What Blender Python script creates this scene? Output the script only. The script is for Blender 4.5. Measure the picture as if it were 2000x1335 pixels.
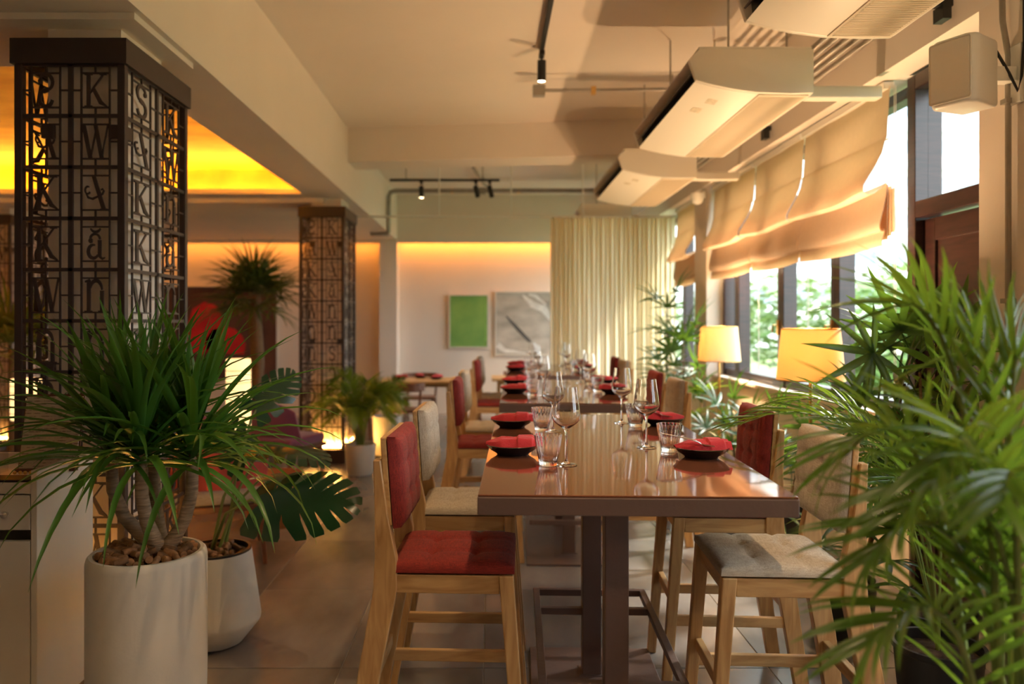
import bpy, bmesh, math, random
from mathutils import Vector, Matrix
for o in list(bpy.data.objects): bpy.data.objects.remove(o, do_unlink=True)
SC = bpy.context.scene
COL = SC.collection
R = math.radians
PI = math.pi
random.seed(7)

# ------------------------------------------------------------------ camera
CAM_H = 1.5; F = 1500.0; VX = 958.0; VY = 630.0
cd = bpy.data.cameras.new('camera'); cam = bpy.data.objects.new('camera', cd); COL.objects.link(cam)
cam.location = (0, 0, CAM_H); cam.rotation_euler = (R(90), 0, 0)
cd.sensor_width = 36; cd.lens = 27
cd.shift_x = (1000 - VX) / 2000; cd.shift_y = -(667.5 - VY) / 2000
cd.clip_start = 0.02; cd.clip_end = 400
cd.dof.use_dof = True; cd.dof.focus_distance = 2.65; cd.dof.aperture_fstop = 1.7
SC.camera = cam

# ------------------------------------------------------------------ world, sun, exposure
w = bpy.data.worlds.new('overcast_sky'); SC.world = w; w.use_nodes = True
bg = w.node_tree.nodes['Background']
bg.inputs[0].default_value = (0.90, 0.96, 1.0, 1); bg.inputs[1].default_value = 4.2
sd = bpy.data.lights.new('sun', 'SUN'); sun = bpy.data.objects.new('sun', sd); COL.objects.link(sun)
sd.energy = 5.0; sd.angle = R(6); sd.color = (1.0, 0.93, 0.8)
sun.rotation_euler = (R(-18), R(38), 0)
SC.view_settings.view_transform = 'Standard'; SC.view_settings.look = 'None'
SC.view_settings.gamma = 1.0; SC.view_settings.use_curve_mapping = False
SC.view_settings.exposure = 0.95

def portal(y0, y1, z0, z1, x):
    l = bpy.data.lights.new('window_portal', 'AREA'); l.shape = 'RECTANGLE'
    l.size = z1 - z0; l.size_y = y1 - y0
    l.cycles.is_portal = True
    o = bpy.data.objects.new('window_portal', l); COL.objects.link(o)
    o.location = (x, (y0 + y1) / 2, (z0 + z1) / 2); o.rotation_euler = (0, R(90), 0)
XW = 2.3          # inner face of the window wall
portal(3.4, 7.75, 0.9, 2.85, XW + .3); portal(8.2, 12.3, 0.9, 2.85, XW + .3); portal(1.0, 2.5, 0.9, 2.85, XW + .3)

# ------------------------------------------------------------------ helpers
def at(px, py, d): return Vector(((px - VX) * d / F, d, CAM_H - (py - VY) * d / F))

class MB:
    def __init__(s): s.v = []; s.f = []
    def add(s, vs, fs):
        n = len(s.v); s.v += [tuple(v) for v in vs]; s.f += [tuple(i + n for i in f) for f in fs]; return s
    def box(s, x0, x1, y0, y1, z0, z1):
        return s.add([(x0,y0,z0),(x1,y0,z0),(x1,y1,z0),(x0,y1,z0),(x0,y0,z1),(x1,y0,z1),(x1,y1,z1),(x0,y1,z1)],
                     [(0,3,2,1),(4,5,6,7),(0,1,5,4),(1,2,6,5),(2,3,7,6),(3,0,4,7)])
    def hexa(s, b, t):   # bottom quad, top quad
        return s.add(list(b) + list(t), [(0,3,2,1),(4,5,6,7),(0,1,5,4),(1,2,6,5),(2,3,7,6),(3,0,4,7)])
    def bar(s, a, b, w, h, up=(0,0,1)):
        a = Vector(a); b = Vector(b); t = (b - a).normalized(); u = Vector(up)
        sd_ = t.cross(u)
        if sd_.length < 1e-4: sd_ = Vector((1,0,0))
        sd_.normalize(); u = sd_.cross(t)
        q = lambda p: [p - sd_*w/2 - u*h/2, p + sd_*w/2 - u*h/2, p + sd_*w/2 + u*h/2, p - sd_*w/2 + u*h/2]
        return s.hexa(q(a), q(b))
    def prism(s, poly, y0, y1):       # polygon in x,z pushed along y
        n = len(poly)
        vs = [(x, y0, z) for x, z in poly] + [(x, y1, z) for x, z in poly]
        fs = [tuple(range(n)), tuple(range(2*n - 1, n - 1, -1))] + [(i, i + n, (i+1) % n + n, (i+1) % n) for i in range(n)]
        return s.add(vs, fs)
    def prism_z(s, poly, z0, z1):
        n = len(poly)
        vs = [(x, y, z0) for x, y in poly] + [(x, y, z1) for x, y in poly]
        fs = [tuple(range(n - 1, -1, -1)), tuple(range(n, 2*n))] + [(i, (i+1) % n, (i+1) % n + n, i + n) for i in range(n)]
        return s.add(vs, fs)
    def tube(s, pts, r, n=8, caps=True):
        pts = [Vector(p) for p in pts]; m = len(pts)
        rs = r if isinstance(r, (list, tuple)) else [r] * m
        vs = []; ref = None
        for i, p in enumerate(pts):
            t = (pts[min(i+1, m-1)] - pts[max(i-1, 0)]).normalized()
            if ref is None:
                ref = t.cross(Vector((0,0,1)))
                if ref.length < 1e-3: ref = Vector((1,0,0))
            ref = (ref - t * ref.dot(t)).normalized(); bi = t.cross(ref)
            for k in range(n):
                a = 2*PI*k/n; vs.append(p + (ref*math.cos(a) + bi*math.sin(a)) * rs[i])
        fs = []
        for i in range(m - 1):
            for k in range(n):
                fs.append((i*n + k, i*n + (k+1) % n, (i+1)*n + (k+1) % n, (i+1)*n + k))
        if caps: fs += [tuple(range(n - 1, -1, -1)), tuple(range((m-1)*n, m*n))]
        return s.add(vs, fs)
    def lathe(s, prof, n=32, c=(0,0,0), closed=False, rib=None):
        vs = []; m = len(prof)
        for j, (r, z) in enumerate(prof):
            for k in range(n):
                a = 2*PI*k/n; rr = max(r, 1e-5)
                if rib: rr *= rib(j, a)
                vs.append((c[0] + rr*math.cos(a), c[1] + rr*math.sin(a), c[2] + z))
        fs = []
        for j in range(m if closed else m - 1):
            j2 = (j + 1) % m
            for k in range(n):
                fs.append((j*n + k, j*n + (k+1) % n, j2*n + (k+1) % n, j2*n + k))
        return s.add(vs, fs)
    def grid(s, nx, ny, fn):
        vs = [fn(i / nx, j / ny) for j in range(ny + 1) for i in range(nx + 1)]
        fs = [(j*(nx+1)+i, j*(nx+1)+i+1, (j+1)*(nx+1)+i+1, (j+1)*(nx+1)+i) for j in range(ny) for i in range(nx)]
        return s.add(vs, fs)
    def ribbon(s, pts, ws, t=0.01):    # flat stroke in the x,z plane with thickness along y
        n = len(pts)
        if not isinstance(ws, (list, tuple)): ws = [ws] * n
        L = []; Rr = []
        for i in range(n):
            a = pts[max(i-1, 0)]; b = pts[min(i+1, n-1)]
            dx, dz = b[0]-a[0], b[1]-a[1]; l = math.hypot(dx, dz) or 1
            nx, nz = -dz/l, dx/l
            L.append((pts[i][0] + nx*ws[i]/2, pts[i][1] + nz*ws[i]/2)); Rr.append((pts[i][0] - nx*ws[i]/2, pts[i][1] - nz*ws[i]/2))
        for i in range(n - 1):
            s.prism([Rr[i], Rr[i+1], L[i+1], L[i]], -t/2, t/2)
        return s
    def mesh(s, name, smooth=0, bevel=0, seg=2, weld=True, recalc=True):
        bm = bmesh.new()
        vv = [bm.verts.new(p) for p in s.v]
        for f in s.f:
            try: bm.faces.new([vv[i] for i in f])
            except ValueError: pass
        if weld: bmesh.ops.remove_doubles(bm, verts=bm.verts, dist=1e-5)
        if recalc: bmesh.ops.recalc_face_normals(bm, faces=bm.faces)
        if bevel:
            es = [e for e in bm.edges if len(e.link_faces) == 2 and e.calc_face_angle(0) > 0.5]
            bmesh.ops.bevel(bm, geom=es, offset=bevel, segments=seg, affect='EDGES', profile=0.5)
        me = bpy.data.meshes.new(name); bm.to_mesh(me); bm.free()
        if smooth:
            me.shade_smooth(); me.set_sharp_from_angle(angle=R(smooth))
        return me
    def build(s, name, mat, parent=None, **k):
        tr = k.pop('loc', None); rz = k.pop('rz', 0)
        return put(name, s.mesh(name, **k), mat, parent, tr, rz)

def put(name, me, mat, parent=None, loc=None, rz=0, mw=None):
    o = bpy.data.objects.new(name, me); COL.objects.link(o)
    if mat is not None and len(me.materials) == 0: me.materials.append(mat)
    if parent is not None: o.parent = parent
    if mw is not None: o.matrix_local = mw
    else:
        if loc is not None: o.location = loc
        o.rotation_euler = (0, 0, rz)
    return o
def tag(o, label, cat, group=None):
    o['label'] = label; o['category'] = cat
    if group: o['group'] = group
    return o
def thing(name, label, cat, loc=(0,0,0), rz=0, group=None):
    o = bpy.data.objects.new(name, None); COL.objects.link(o); o.empty_display_size = .1
    o.location = loc; o.rotation_euler = (0, 0, rz)
    return tag(o, label, cat, group)
def struct(o, label=None):
    o['kind'] = 'structure'
    if label: o['label'] = label
    return o
def dup(root, loc=None, rz=None, label=None, group=None):
    r = root.copy(); COL.objects.link(r)
    if loc is not None: r.location = loc
    if rz is not None: r.rotation_euler = (0, 0, rz)
    if label: r['label'] = label
    if group: r['group'] = group
    for ch in list(root.children):
        c = ch.copy(); COL.objects.link(c); c.parent = r
        for g in list(ch.children):
            q = g.copy(); COL.objects.link(q); q.parent = c
    return r

# ------------------------------------------------------------------ materials
def nt(name):
    m = bpy.data.materials.new(name); m.use_nodes = True
    t = m.node_tree; b = t.nodes['Principled BSDF']; return m, t, b
def mat(name, col, rough=.5, metal=0., spec=.5, var=0., scale=6., stretch=(1,1,1), bump=0., bscale=None, coat=0., emit=None, estr=0., rnd=0., col2=None, detail=4, sheen=0.):
    m, t, b = nt(name); N = t.nodes; L = t.links
    b.inputs['Base Color'].default_value = (*col, 1); b.inputs['Roughness'].default_value = rough
    b.inputs['Metallic'].default_value = metal; b.inputs['Specular IOR Level'].default_value = spec
    b.inputs['Coat Weight'].default_value = coat; b.inputs['Sheen Weight'].default_value = sheen
    if emit: b.inputs['Emission Color'].default_value = (*emit, 1); b.inputs['Emission Strength'].default_value = estr
    if var or bump or col2:
        tc = N.new('ShaderNodeTexCoord'); mp = N.new('ShaderNodeMapping'); mp.inputs['Scale'].default_value = stretch
        L.new(tc.outputs['Object'], mp.inputs[0])
        nz = N.new('ShaderNodeTexNoise'); nz.inputs['Scale'].default_value = scale; nz.inputs['Detail'].default_value = detail
        L.new(mp.outputs[0], nz.inputs['Vector'])
        if var or col2:
            cr = N.new('ShaderNodeValToRGB'); c2 = col2 or tuple(min(1, c*(1+var)) for c in col)
            cr.color_ramp.elements[0].color = (*[c*(1-var) for c in col], 1); cr.color_ramp.elements[1].color = (*c2, 1)
            cr.color_ramp.elements[0].position = .3; cr.color_ramp.elements[1].position = .7
            L.new(nz.outputs[0], cr.inputs[0]); out = cr.outputs[0]
            if rnd:
                oi = N.new('ShaderNodeObjectInfo'); hs = N.new('ShaderNodeHueSaturation'); mr = N.new('ShaderNodeMapRange')
                mr.inputs[3].default_value = 1 - rnd; mr.inputs[4].default_value = 1 + rnd
                L.new(oi.outputs['Random'], mr.inputs[0]); L.new(mr.outputs[0], hs.inputs['Value']); L.new(out, hs.inputs['Color']); out = hs.outputs[0]
            L.new(out, b.inputs['Base Color'])
        if bump:
            bp = N.new('ShaderNodeBump'); bp.inputs['Strength'].default_value = bump; bp.inputs['Distance'].default_value = .01
            n2 = nz
            if bscale:
                n2 = N.new('ShaderNodeTexNoise'); n2.inputs['Scale'].default_value = bscale; n2.inputs['Detail'].default_value = 3; L.new(mp.outputs[0], n2.inputs['Vector'])
            L.new(n2.outputs[0], bp.inputs['Height']); L.new(bp.outputs[0], b.inputs['Normal'])
    return m
def translucent(m, fac, col):
    t = m.node_tree; N = t.nodes; L = t.links; b = N['Principled BSDF']; out = N['Material Output']
    tr = N.new('ShaderNodeBsdfTranslucent'); tr.inputs[0].default_value = (*col, 1)
    mx = N.new('ShaderNodeMixShader'); mx.inputs[0].default_value = fac
    L.new(b.outputs[0], mx.inputs[1]); L.new(tr.outputs[0], mx.inputs[2]); L.new(mx.outputs[0], out.inputs[0]); return m
def emis(name, col, s):
    m, t, b = nt(name); b.inputs['Base Color'].default_value = (*col, 1)
    b.inputs['Emission Color'].default_value = (*col, 1); b.inputs['Emission Strength'].default_value = s; return m
def glass(name, rough=0., ior=1.45, col=(1,1,1)):
    m, t, b = nt(name); N = t.nodes; t.nodes.remove(b)
    g = N.new('ShaderNodeBsdfGlass'); g.inputs[0].default_value = (*col, 1); g.inputs['IOR'].default_value = ior; g.inputs['Roughness'].default_value = rough
    t.links.new(g.outputs[0], N['Material Output'].inputs[0]); return m
def pane_mat(name, tint=(.96,.98,.98)):
    m, t, b = nt(name); N = t.nodes; L = t.links; N.remove(b)
    tr = N.new('ShaderNodeBsdfTransparent'); tr.inputs[0].default_value = (*tint, 1)
    gl = N.new('ShaderNodeBsdfGlossy'); gl.inputs['Roughness'].default_value = .02
    mx = N.new('ShaderNodeMixShader'); mx.inputs[0].default_value = .035
    L.new(tr.outputs[0], mx.inputs[1]); L.new(gl.outputs[0], mx.inputs[2]); L.new(mx.outputs[0], N['Material Output'].inputs[0]); return m
def wood(name, c1, c2, rough=.45, scale=3., axis=(1,1,9)):
    m, t, b = nt(name); N = t.nodes; L = t.links
    tc = N.new('ShaderNodeTexCoord'); mp = N.new('ShaderNodeMapping'); mp.inputs['Scale'].default_value = axis
    oi = N.new('ShaderNodeObjectInfo'); ad = N.new('ShaderNodeVectorMath'); ad.operation = 'ADD'
    L.new(tc.outputs['Object'], ad.inputs[0]); L.new(oi.outputs['Random'], ad.inputs[1]); L.new(ad.outputs[0], mp.inputs[0])
    nz = N.new('ShaderNodeTexNoise'); nz.inputs['Scale'].default_value = scale; nz.inputs['Detail'].default_value = 6; nz.inputs['Distortion'].default_value = 1.2
    L.new(mp.outputs[0], nz.inputs['Vector'])
    cr = N.new('ShaderNodeValToRGB'); e = cr.color_ramp.elements
    e[0].color = (*c2, 1); e[0].position = .32; e[1].color = (*c1, 1); e[1].position = .62
    L.new(nz.outputs[0], cr.inputs[0]); L.new(cr.outputs[0], b.inputs['Base Color']); b.inputs['Roughness'].default_value = rough
    bp = N.new('ShaderNodeBump'); bp.inputs['Strength'].default_value = .08; bp.inputs['Distance'].default_value = .005
    L.new(nz.outputs[0], bp.inputs['Height']); L.new(bp.outputs[0], b.inputs['Normal']); return m
def fabric(name, c1, c2):
    m, t, b = nt(name); N = t.nodes; L = t.links
    tc = N.new('ShaderNodeTexCoord'); out = []
    for st in ((260, 25, 260), (25, 260, 260)):
        mp = N.new('ShaderNodeMapping'); mp.inputs['Scale'].default_value = st; L.new(tc.outputs['Object'], mp.inputs[0])
        nz = N.new('ShaderNodeTexNoise'); nz.inputs['Scale'].default_value = 1.6; nz.inputs['Detail'].default_value = 2; L.new(mp.outputs[0], nz.inputs['Vector']); out.append(nz)
    ad = N.new('ShaderNodeMath'); ad.operation = 'ADD'; L.new(out[0].outputs[0], ad.inputs[0]); L.new(out[1].outputs[0], ad.inputs[1])
    cr = N.new('ShaderNodeValToRGB'); e = cr.color_ramp.elements; e[0].color = (*c2, 1); e[0].position = .35; e[1].color = (*c1, 1); e[1].position = .65
    hf = N.new('ShaderNodeMath'); hf.operation = 'MULTIPLY'; hf.inputs[1].default_value = .5; L.new(ad.outputs[0], hf.inputs[0]); L.new(hf.outputs[0], cr.inputs[0])
    L.new(cr.outputs[0], b.inputs['Base Color']); b.inputs['Roughness'].default_value = .9; b.inputs['Sheen Weight'].default_value = .03
    bp = N.new('ShaderNodeBump'); bp.inputs['Strength'].default_value = .35; bp.inputs['Distance'].default_value = .002
    L.new(hf.outputs[0], bp.inputs['Height']); L.new(bp.outputs[0], b.inputs['Normal']); return m

M = {}
M['paint'] = mat('cream_wall_paint', (.80,.71,.62), .85, var=.03, scale=1.5, bump=.05, bscale=60)
M['ceil'] = mat('ceiling_paint', (.82,.74,.66), .9, var=.03, scale=1.2)
M['tile'] = mat('grey_stone_tile', (.150,.136,.130), .24, var=.38, scale=2.6, stretch=(1,.5,1), bump=.06, bscale=14, rnd=.2, detail=7)
M['grout'] = mat('pale_grout', (.36,.33,.29), .8)
M['frame'] = wood('dark_red_stained_wood', (.036,.014,.013), (.016,.008,.008), .3, 4)
M['pane'] = pane_mat('window_glass')
M['screen'] = mat('dark_brown_painted_steel', (.040,.024,.020), .42, metal=.0, var=.12, scale=12)
M['table_side'] = mat('brown_painted_metal', (.155,.102,.090), .38, metal=.25, bump=.12, bscale=45)
M['table_top'] = mat('glossy_copper_brown_lacquer', (.27,.098,.052), .06, metal=.55, var=.15, scale=160, detail=2)
M['oak'] = wood('oak_wood', (.57,.36,.16), (.38,.21,.08), .42, 3.2, (9,9,1.2))
M['oak_x'] = wood('oak_wood_rail', (.57,.36,.16), (.38,.21,.08), .42, 3.2, (1.2,9,9))
M['oak_y'] = wood('oak_wood_cross_rail', (.57,.36,.16), (.38,.21,.08), .42, 3.2, (9,1.2,9))
M['walnut'] = wood('reddish_walnut', (.20,.075,.035), (.10,.035,.018), .4, 3, (2,2,6))
M['red'] = fabric('red_woven_fabric', (.27,.020,.012), (.10,.006,.005))
M['beige'] = fabric('beige_woven_fabric', (.52,.46,.37), (.30,.25,.19))
M['napkin'] = mat('crimson_napkin_cloth', (.42,.008,.018), .8, bump=.2, bscale=240, sheen=.2)
M['black'] = mat('black_glazed_ceramic', (.010,.009,.011), .12)
M['steel'] = mat('polished_steel', (.75,.73,.70), .15, metal=1)
M['glass'] = glass('clear_glass', 0, 1.45)
M['white'] = mat('white_plastic', (.80,.78,.72), .42)
M['ac'] = mat('off_white_plastic_casing', (.78,.72,.62), .4)
M['ac_grille'] = mat('cream_plastic_grille', (.66,.56,.42), .55)
M['dark'] = mat('matte_black', (.012,.012,.012), .5)
M['zinc'] = mat('grey_galvanised_conduit', (.36,.33,.29), .42, metal=.6, var=.1, scale=9)
M['linen'] = translucent(mat('cream_linen', (.82,.73,.60), .9, bump=.25, bscale=300, var=.04, scale=30), .44, (.92,.66,.42))
M['sheer'] = translucent(mat('ivory_curtain_cloth', (.80,.73,.57), .85, bump=.1, bscale=200), .66, (.92,.84,.62))
M['shade'] = translucent(mat('cream_lamp_shade', (.80,.68,.48), .9, bump=.1, bscale=300), .30, (1,.80,.45))
M['brass'] = mat('brushed_brass', (.75,.47,.16), .3, metal=1)
M['pot'] = mat('white_matte_planter', (.66,.64,.59), .6, var=.05, scale=5, bump=.05, bscale=80)
M['potdark'] = mat('black_planter', (.015,.016,.018), .35)
M['soil'] = mat('dark_soil', (.05,.03,.02), .95, var=.4, scale=40, bump=.8, bscale=60)
M['cork'] = mat('wine_cork', (.27,.14,.065), .85, var=.35, scale=60, bump=.3, rnd=.35)
M['trunk'] = mat('ringed_grey_bark', (.33,.24,.16), .85, var=.35, scale=9, stretch=(2,2,14), bump=.6)
M['cane'] = mat('fibrous_brown_cane', (.16,.10,.05), .9, var=.4, scale=12, stretch=(3,3,20), bump=.5)
def leafm(n, c, tr, f=.35, rough=.35, rnd=.25): return translucent(mat(n, c, rough, var=.22, scale=5, rnd=rnd), f, tr)
M['draco'] = leafm('dracaena_leaf', (.050,.150,.020), (.14,.34,.03), .30)
M['areca'] = leafm('areca_leaf', (.028,.098,.016), (.30,.46,.035), .38, .28)
M['rhapis'] = leafm('lady_palm_leaf', (.020,.072,.018), (.22,.38,.03), .34)
M['fan'] = leafm('fan_palm_leaf', (.05,.10,.02), (.2,.25,.03), .3)
M['monstera'] = leafm('monstera_leaf', (.010,.046,.020), (.05,.14,.03), .12, .25)
M['stem'] = mat('green_stem', (.16,.22,.05), .5, var=.2, scale=8)
M['laminate'] = mat('white_laminate', (.72,.67,.58), .45, var=.03, scale=3)
M['gold'] = mat('gold_leaf_ceiling', (.95,.58,.12), .42, metal=.65, var=.22, scale=2.2, stretch=(1,2.4,1), bump=.25)
M['amber'] = emis('amber_strip', (1.0,.34,.04), 11.)
M['goldled'] = emis('warm_strip', (1.0,.50,.08), 20.)
M['lantern'] = emis('paper_lantern_glow', (1.0,.66,.28), .85)
M['spot'] = emis('spot_lens', (1.0,.72,.40), 25.)
M['bulb'] = emis('bulb', (1.0,.70,.38), 20.)
M['lawn'] = mat('lawn_grass', (.13,.17,.06), .9, var=.3, scale=2)
M['tree'] = leafm('tree_leaf', (.11,.20,.06), (.2,.3,.08), .3)
M['facade'] = mat('white_render', (.82,.84,.84), .8)
M['facade_glass'] = mat('blue_grey_glass', (.30,.36,.42), .15)
# ================================================================== STRUCTURE
ZC = 3.55                                  # ceiling
YB = 12.6                                  # back wall
YF = -3.0                                  # wall behind the camera
XL = -6.6
fl = struct(MB().box(XL - .2, XW + .2, YF - .2, YB + .2, -.12, -.004).build('floor', M['grout']), 'grey stone tiled floor with pale joints')
tw, tl, g = .62, .98, .004
tm = MB().box(g/2 - tw/2, tw/2 - g/2, g/2 - tl/2, tl/2 - g/2, -.02, 0).mesh('tile', bevel=.0015, seg=1)
ix0 = math.floor((XL + .03) / tw); ix1 = math.ceil((XW + .03) / tw)
iy0 = math.floor((YF - 3.34) / tl); iy1 = math.ceil((YB - 3.34) / tl)
for i in range(ix0, ix1):
    for j in range(iy0, iy1):
        cx = -.03 + (i + .5) * tw; cy = 3.34 + (j + .5) * tl
        if cx - tw/2 < XL - .15 or cx + tw/2 > XW + .5 or cy + tl/2 > YB + .5: continue
        put('tile', tm, M['tile'], fl, (cx, cy, random.uniform(-.0006, .0004)))
struct(MB().box(-1.78, XW + .25, YF - .2, YB + .2, ZC, ZC + .15).build('ceiling', M['ceil']), 'cream painted main ceiling')

# left soffit with the gold recess
Zs = 2.834
gx0, gx1, gy0, gy1 = -5.9, -1.95, 4.0, 7.94       # opening
def slab(x0, x1, y0, y1): return MB().box(x0, x1, y0, y1, Zs, Zs + .05)
so = MB()
for a in ((XL - .2, gx0, YF - .2, YB), (gx1, -1.78, YF - .2, YB), (gx0, gx1, YF - .2, gy0), (gx0, gx1, gy1, YB)): so.box(a[0], a[1], a[2], a[3], Zs, Zs + .05)
struct(so.build('ceiling_soffit', M['ceil']), 'dropped soffit around the gold ceiling recess')
rc = MB()
e = .30
for a in ((gx0 - e - .05, gx0 - e, gy0 - e, gy1 + e), (-1.79, -1.781, gy0 - e, gy1 + e)): rc.box(a[0], a[1], a[2], a[3], Zs + .05, Zs + .34)
for a in ((gx0 - e, -1.79, gy0 - e - .05, gy0 - e), (gx0 - e, -1.79, gy1 + e, gy1 + e + .05)): rc.box(a[0], a[1], a[2], a[3], Zs + .05, Zs + .34)
struct(rc.build('ceiling_recess', M['gold']), 'upright sides of the ceiling recess')
struct(MB().box(gx0 - e, -1.781, gy0 - e, gy1 + e, Zs + .30, Zs + .34).build('ceiling_gold', M['gold']), 'glowing gold leaf ceiling panel in the left recess')
for nm, a in (('rear', (gx0, gx1, gy1 + .12, gy1 + .16)), ('front', (gx0, gx1, gy0 - .16, gy0 - .12))):
    tag(MB().box(a[0], a[1], a[2], a[3], Zs + .052, Zs + .07).build('strip_light', M['goldled']), f'warm strip light hidden along the {nm} edge of the gold recess', 'strip light')
tag(MB().box(gx1 + .05, gx1 + .09, gy0, gy1, Zs + .052, Zs + .07).build('strip_light', M['goldled']), 'warm strip light hidden along the beam side of the gold recess', 'strip light')
tag(MB().box(gx0 - .16, gx0 - .12, gy0, gy1, Zs + .052, Zs + .07).build('strip_light', M['goldled']), 'warm strip light hidden along the far left edge of the gold recess', 'strip light')
# beams
struct(MB().box(-1.78, -1.5, YF, YB, Zs, ZC).build('trim_1', M['ceil']), 'long cream ceiling beam along the dining hall')
struct(MB().hexa([(-1.5,8.09,3.19),(2.2,7.62,3.19),(2.2,8.05,3.19),(-1.5,8.5,3.19)], [(-1.5,8.09,ZC),(2.2,7.62,ZC),(2.2,8.05,ZC),(-1.5,8.5,ZC)]).build('trim_2', M['ceil']), 'cream cross beam below the ceiling')
struct(MB().box(XL, -1.78, 8.2, 8.62, Zs - .05, Zs).build('trim_3', M['ceil']), 'shallow cross beam under the left soffit')
struct(MB().box(-2.25, -1.53, 3.3, 3.95, Zs - .03, Zs - .001).build('trim_4', M['ceil']), 'cream collar where the near pillar meets the soffit')
struct(MB().box(2.15, XW + .25, YF, YB, 2.87, ZC).build('trim_5', M['ceil']), 'cream edge beam above the windows')
struct(MB().box(-1.5, XW, 3.0, 3.4, 3.19, ZC).build('trim_6', M['ceil']), 'cream cross beam over the near table')
# walls
struct(MB().box(XL - .2, XL, YF, YB, 0, ZC).build('wall_left', M['paint']), 'cream wall at far left')
struct(MB().box(XL - .2, XW + .25, YF - .2, YF, 0, ZC).build('wall_front', M['paint']), 'cream wall behind the viewer')
struct(MB().box(XL - .2, XW + .25, YB, YB + .2, 0, ZC).build('wall_back', M['paint']), 'cream rear wall washed with amber cove light')
struct(MB().box(XL, XW, 12.33, 12.40, 2.784, ZC).build('trim_7', M['paint']), 'bulkhead hiding the cove light of the rear wall')
struct(MB().box(-1.78, -1.5, 12.30, YB, 0, Zs).build('trim_8', M['paint']), 'cream pilaster on the rear wall under the beam')
tag(MB().box(-1.48, XW - .02, 12.42, 12.47, 2.83, 2.85).build('strip_light', M['amber']), 'amber strip light in the cove above the paintings', 'strip light')
tag(MB().box(-6.5, -1.8, 12.42, 12.47, 2.83, 2.85).build('strip_light', M['amber']), 'amber strip light in the cove above the lounge', 'strip light')
SILL = .95
bays = [(-2.2, 2.5), (3.38, 7.75), (8.2, YB)]
wr = MB()
wr.box(XW, XW + .22, 4.22, 7.75, 0, SILL).box(XW, XW + .22, 8.2, YB, 0, SILL).box(XW, XW + .22, YF, 1.0, 0, 2.87).box(XW, XW + .22, 1.0, 2.5, 0, SILL)
struct(wr.build('wall_right', M['paint']), 'cream parapet wall below the windows')
for n, (a, b, x) in enumerate(((2.5, 3.38, 2.15), (7.75, 8.2, 2.18))):
    struct(MB().box(x, XW + .22, a, b, 0, 2.87).build(f'trim_{9+n}', M['paint']), ['near cream wall pier carrying the loudspeaker', 'cream wall pier between the two blinds', 'cream wall pier behind the viewer'][n])
struct(MB().box(XW - .06, XW + .24, 4.22, 7.75, SILL, SILL + .03).build('trim_12', M['paint'], bevel=.004), 'cream window sill behind the lamps')
struct(MB().box(XW - .06, XW + .24, 8.2, YB, SILL, SILL + .03).build('trim_13', M['paint'], bevel=.004), 'cream window sill behind the curtain')

# windows: casements with frame bars, pane and handle
WN = [0]
def window(y0, y1, z0, z1, lab, handle=True):
    WN[0] += 1
    r = struct(bpy.data.objects.new(f'window_{WN[0]}', None), lab); COL.objects.link(r); r.location = (XW + .1, (y0 + y1)/2, z0)
    hw = (y1 - y0)/2; h = z1 - z0; fw = .065
    for s in (-1, 1):
        MB().box(-.06, .05, s*hw - (fw if s > 0 else 0), s*hw + (fw if s < 0 else 0), 0, h).build('frame_post', M['frame'], r, bevel=.004)
    for a in (0, h - fw): MB().box(-.05, .04, -hw + fw, hw - fw, a, a + fw).build('frame_rail', M['frame'], r, bevel=.004)
    MB().box(.0, .006, -hw + fw - .005, hw - fw + .005, fw - .005, h - fw + .005).build('pane', M['pane'], r)
    if handle:
        hd = MB().box(-.075, -.06, -hw + .02, -hw + .045, .42, .54).tube([(-.07,-hw+.032,.5),(-.11,-hw+.032,.5),(-.115,-hw+.032,.44)], .008, 8)
        hd.build('handle', M['brass'], r, bevel=0)
for k, (a, b) in enumerate(((4.24, 5.22), (5.22, 6.20), (6.20, 7.30))):
    window(a, b, SILL + .03, 2.83, f"dark framed casement window, {['nearest to the wooden door','middle of three under the blinds','beside the far lamp'][k]}")
window(7.30, 7.74, SILL + .03, 2.83, 'narrow dark framed window beside the wall pier', False)
for k in range(4): window(8.22 + k*1.08, 8.22 + (k+1)*1.08, SILL + .03, 2.83, f"dark framed window beyond the pier, {['first','second','third','fourth'][k]} from it", False)
for k in range(2): window(1.0 + k*.75, 1.75 + k*.75, SILL, 2.83, f"dark framed window beside the viewer, {['first','second'][k]} in the row", False)
# door with transom beside the near pier
dr = struct(bpy.data.objects.new('door_1', None), 'dark red wooden door with glazed transom beside the near pier'); COL.objects.link(dr); dr.location = (XW + .08, 3.80, 0)
for s in (-1, 1): MB().box(-.07, .08, s*.42 - .04, s*.42 + .04, 0, 2.85).build('jamb', M['frame'], dr, bevel=.004)
MB().box(-.07, .08, -.38, .38, 2.07, 2.16).build('transom_bar', M['frame'], dr, bevel=.004)
MB().box(-.07, .08, -.38, .38, 2.77, 2.85).build('head', M['frame'], dr, bevel=.004)
MB().box(.0, .006, -.38, .38, 2.16, 2.77).build('pane', M['pane'], dr)
for a, b in ((-.38, -.28), (.28, .38)): MB().box(-.02, .025, a, b, .01, 2.06).build('stile', M['frame'], dr, bevel=.003)
for a, b in ((.01, .2), (1.0, 1.12), (1.94, 2.06)): MB().box(-.02, .025, -.28, .28, a, b).build('rail', M['frame'], dr, bevel=.003)
for a, b in ((.2, 1.0), (1.12, 1.94)): MB().box(-.005, .015, -.28, .28, a, b).build('door_panel', M['frame'], dr)
hn = MB().box(-.035, -.02, -.345, -.315, .98, 1.12).tube([(-.03,-.33,1.08),(-.08,-.33,1.08),(-.08,-.22,1.08)], .009, 8).build('handle', M['brass'], dr)

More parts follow.
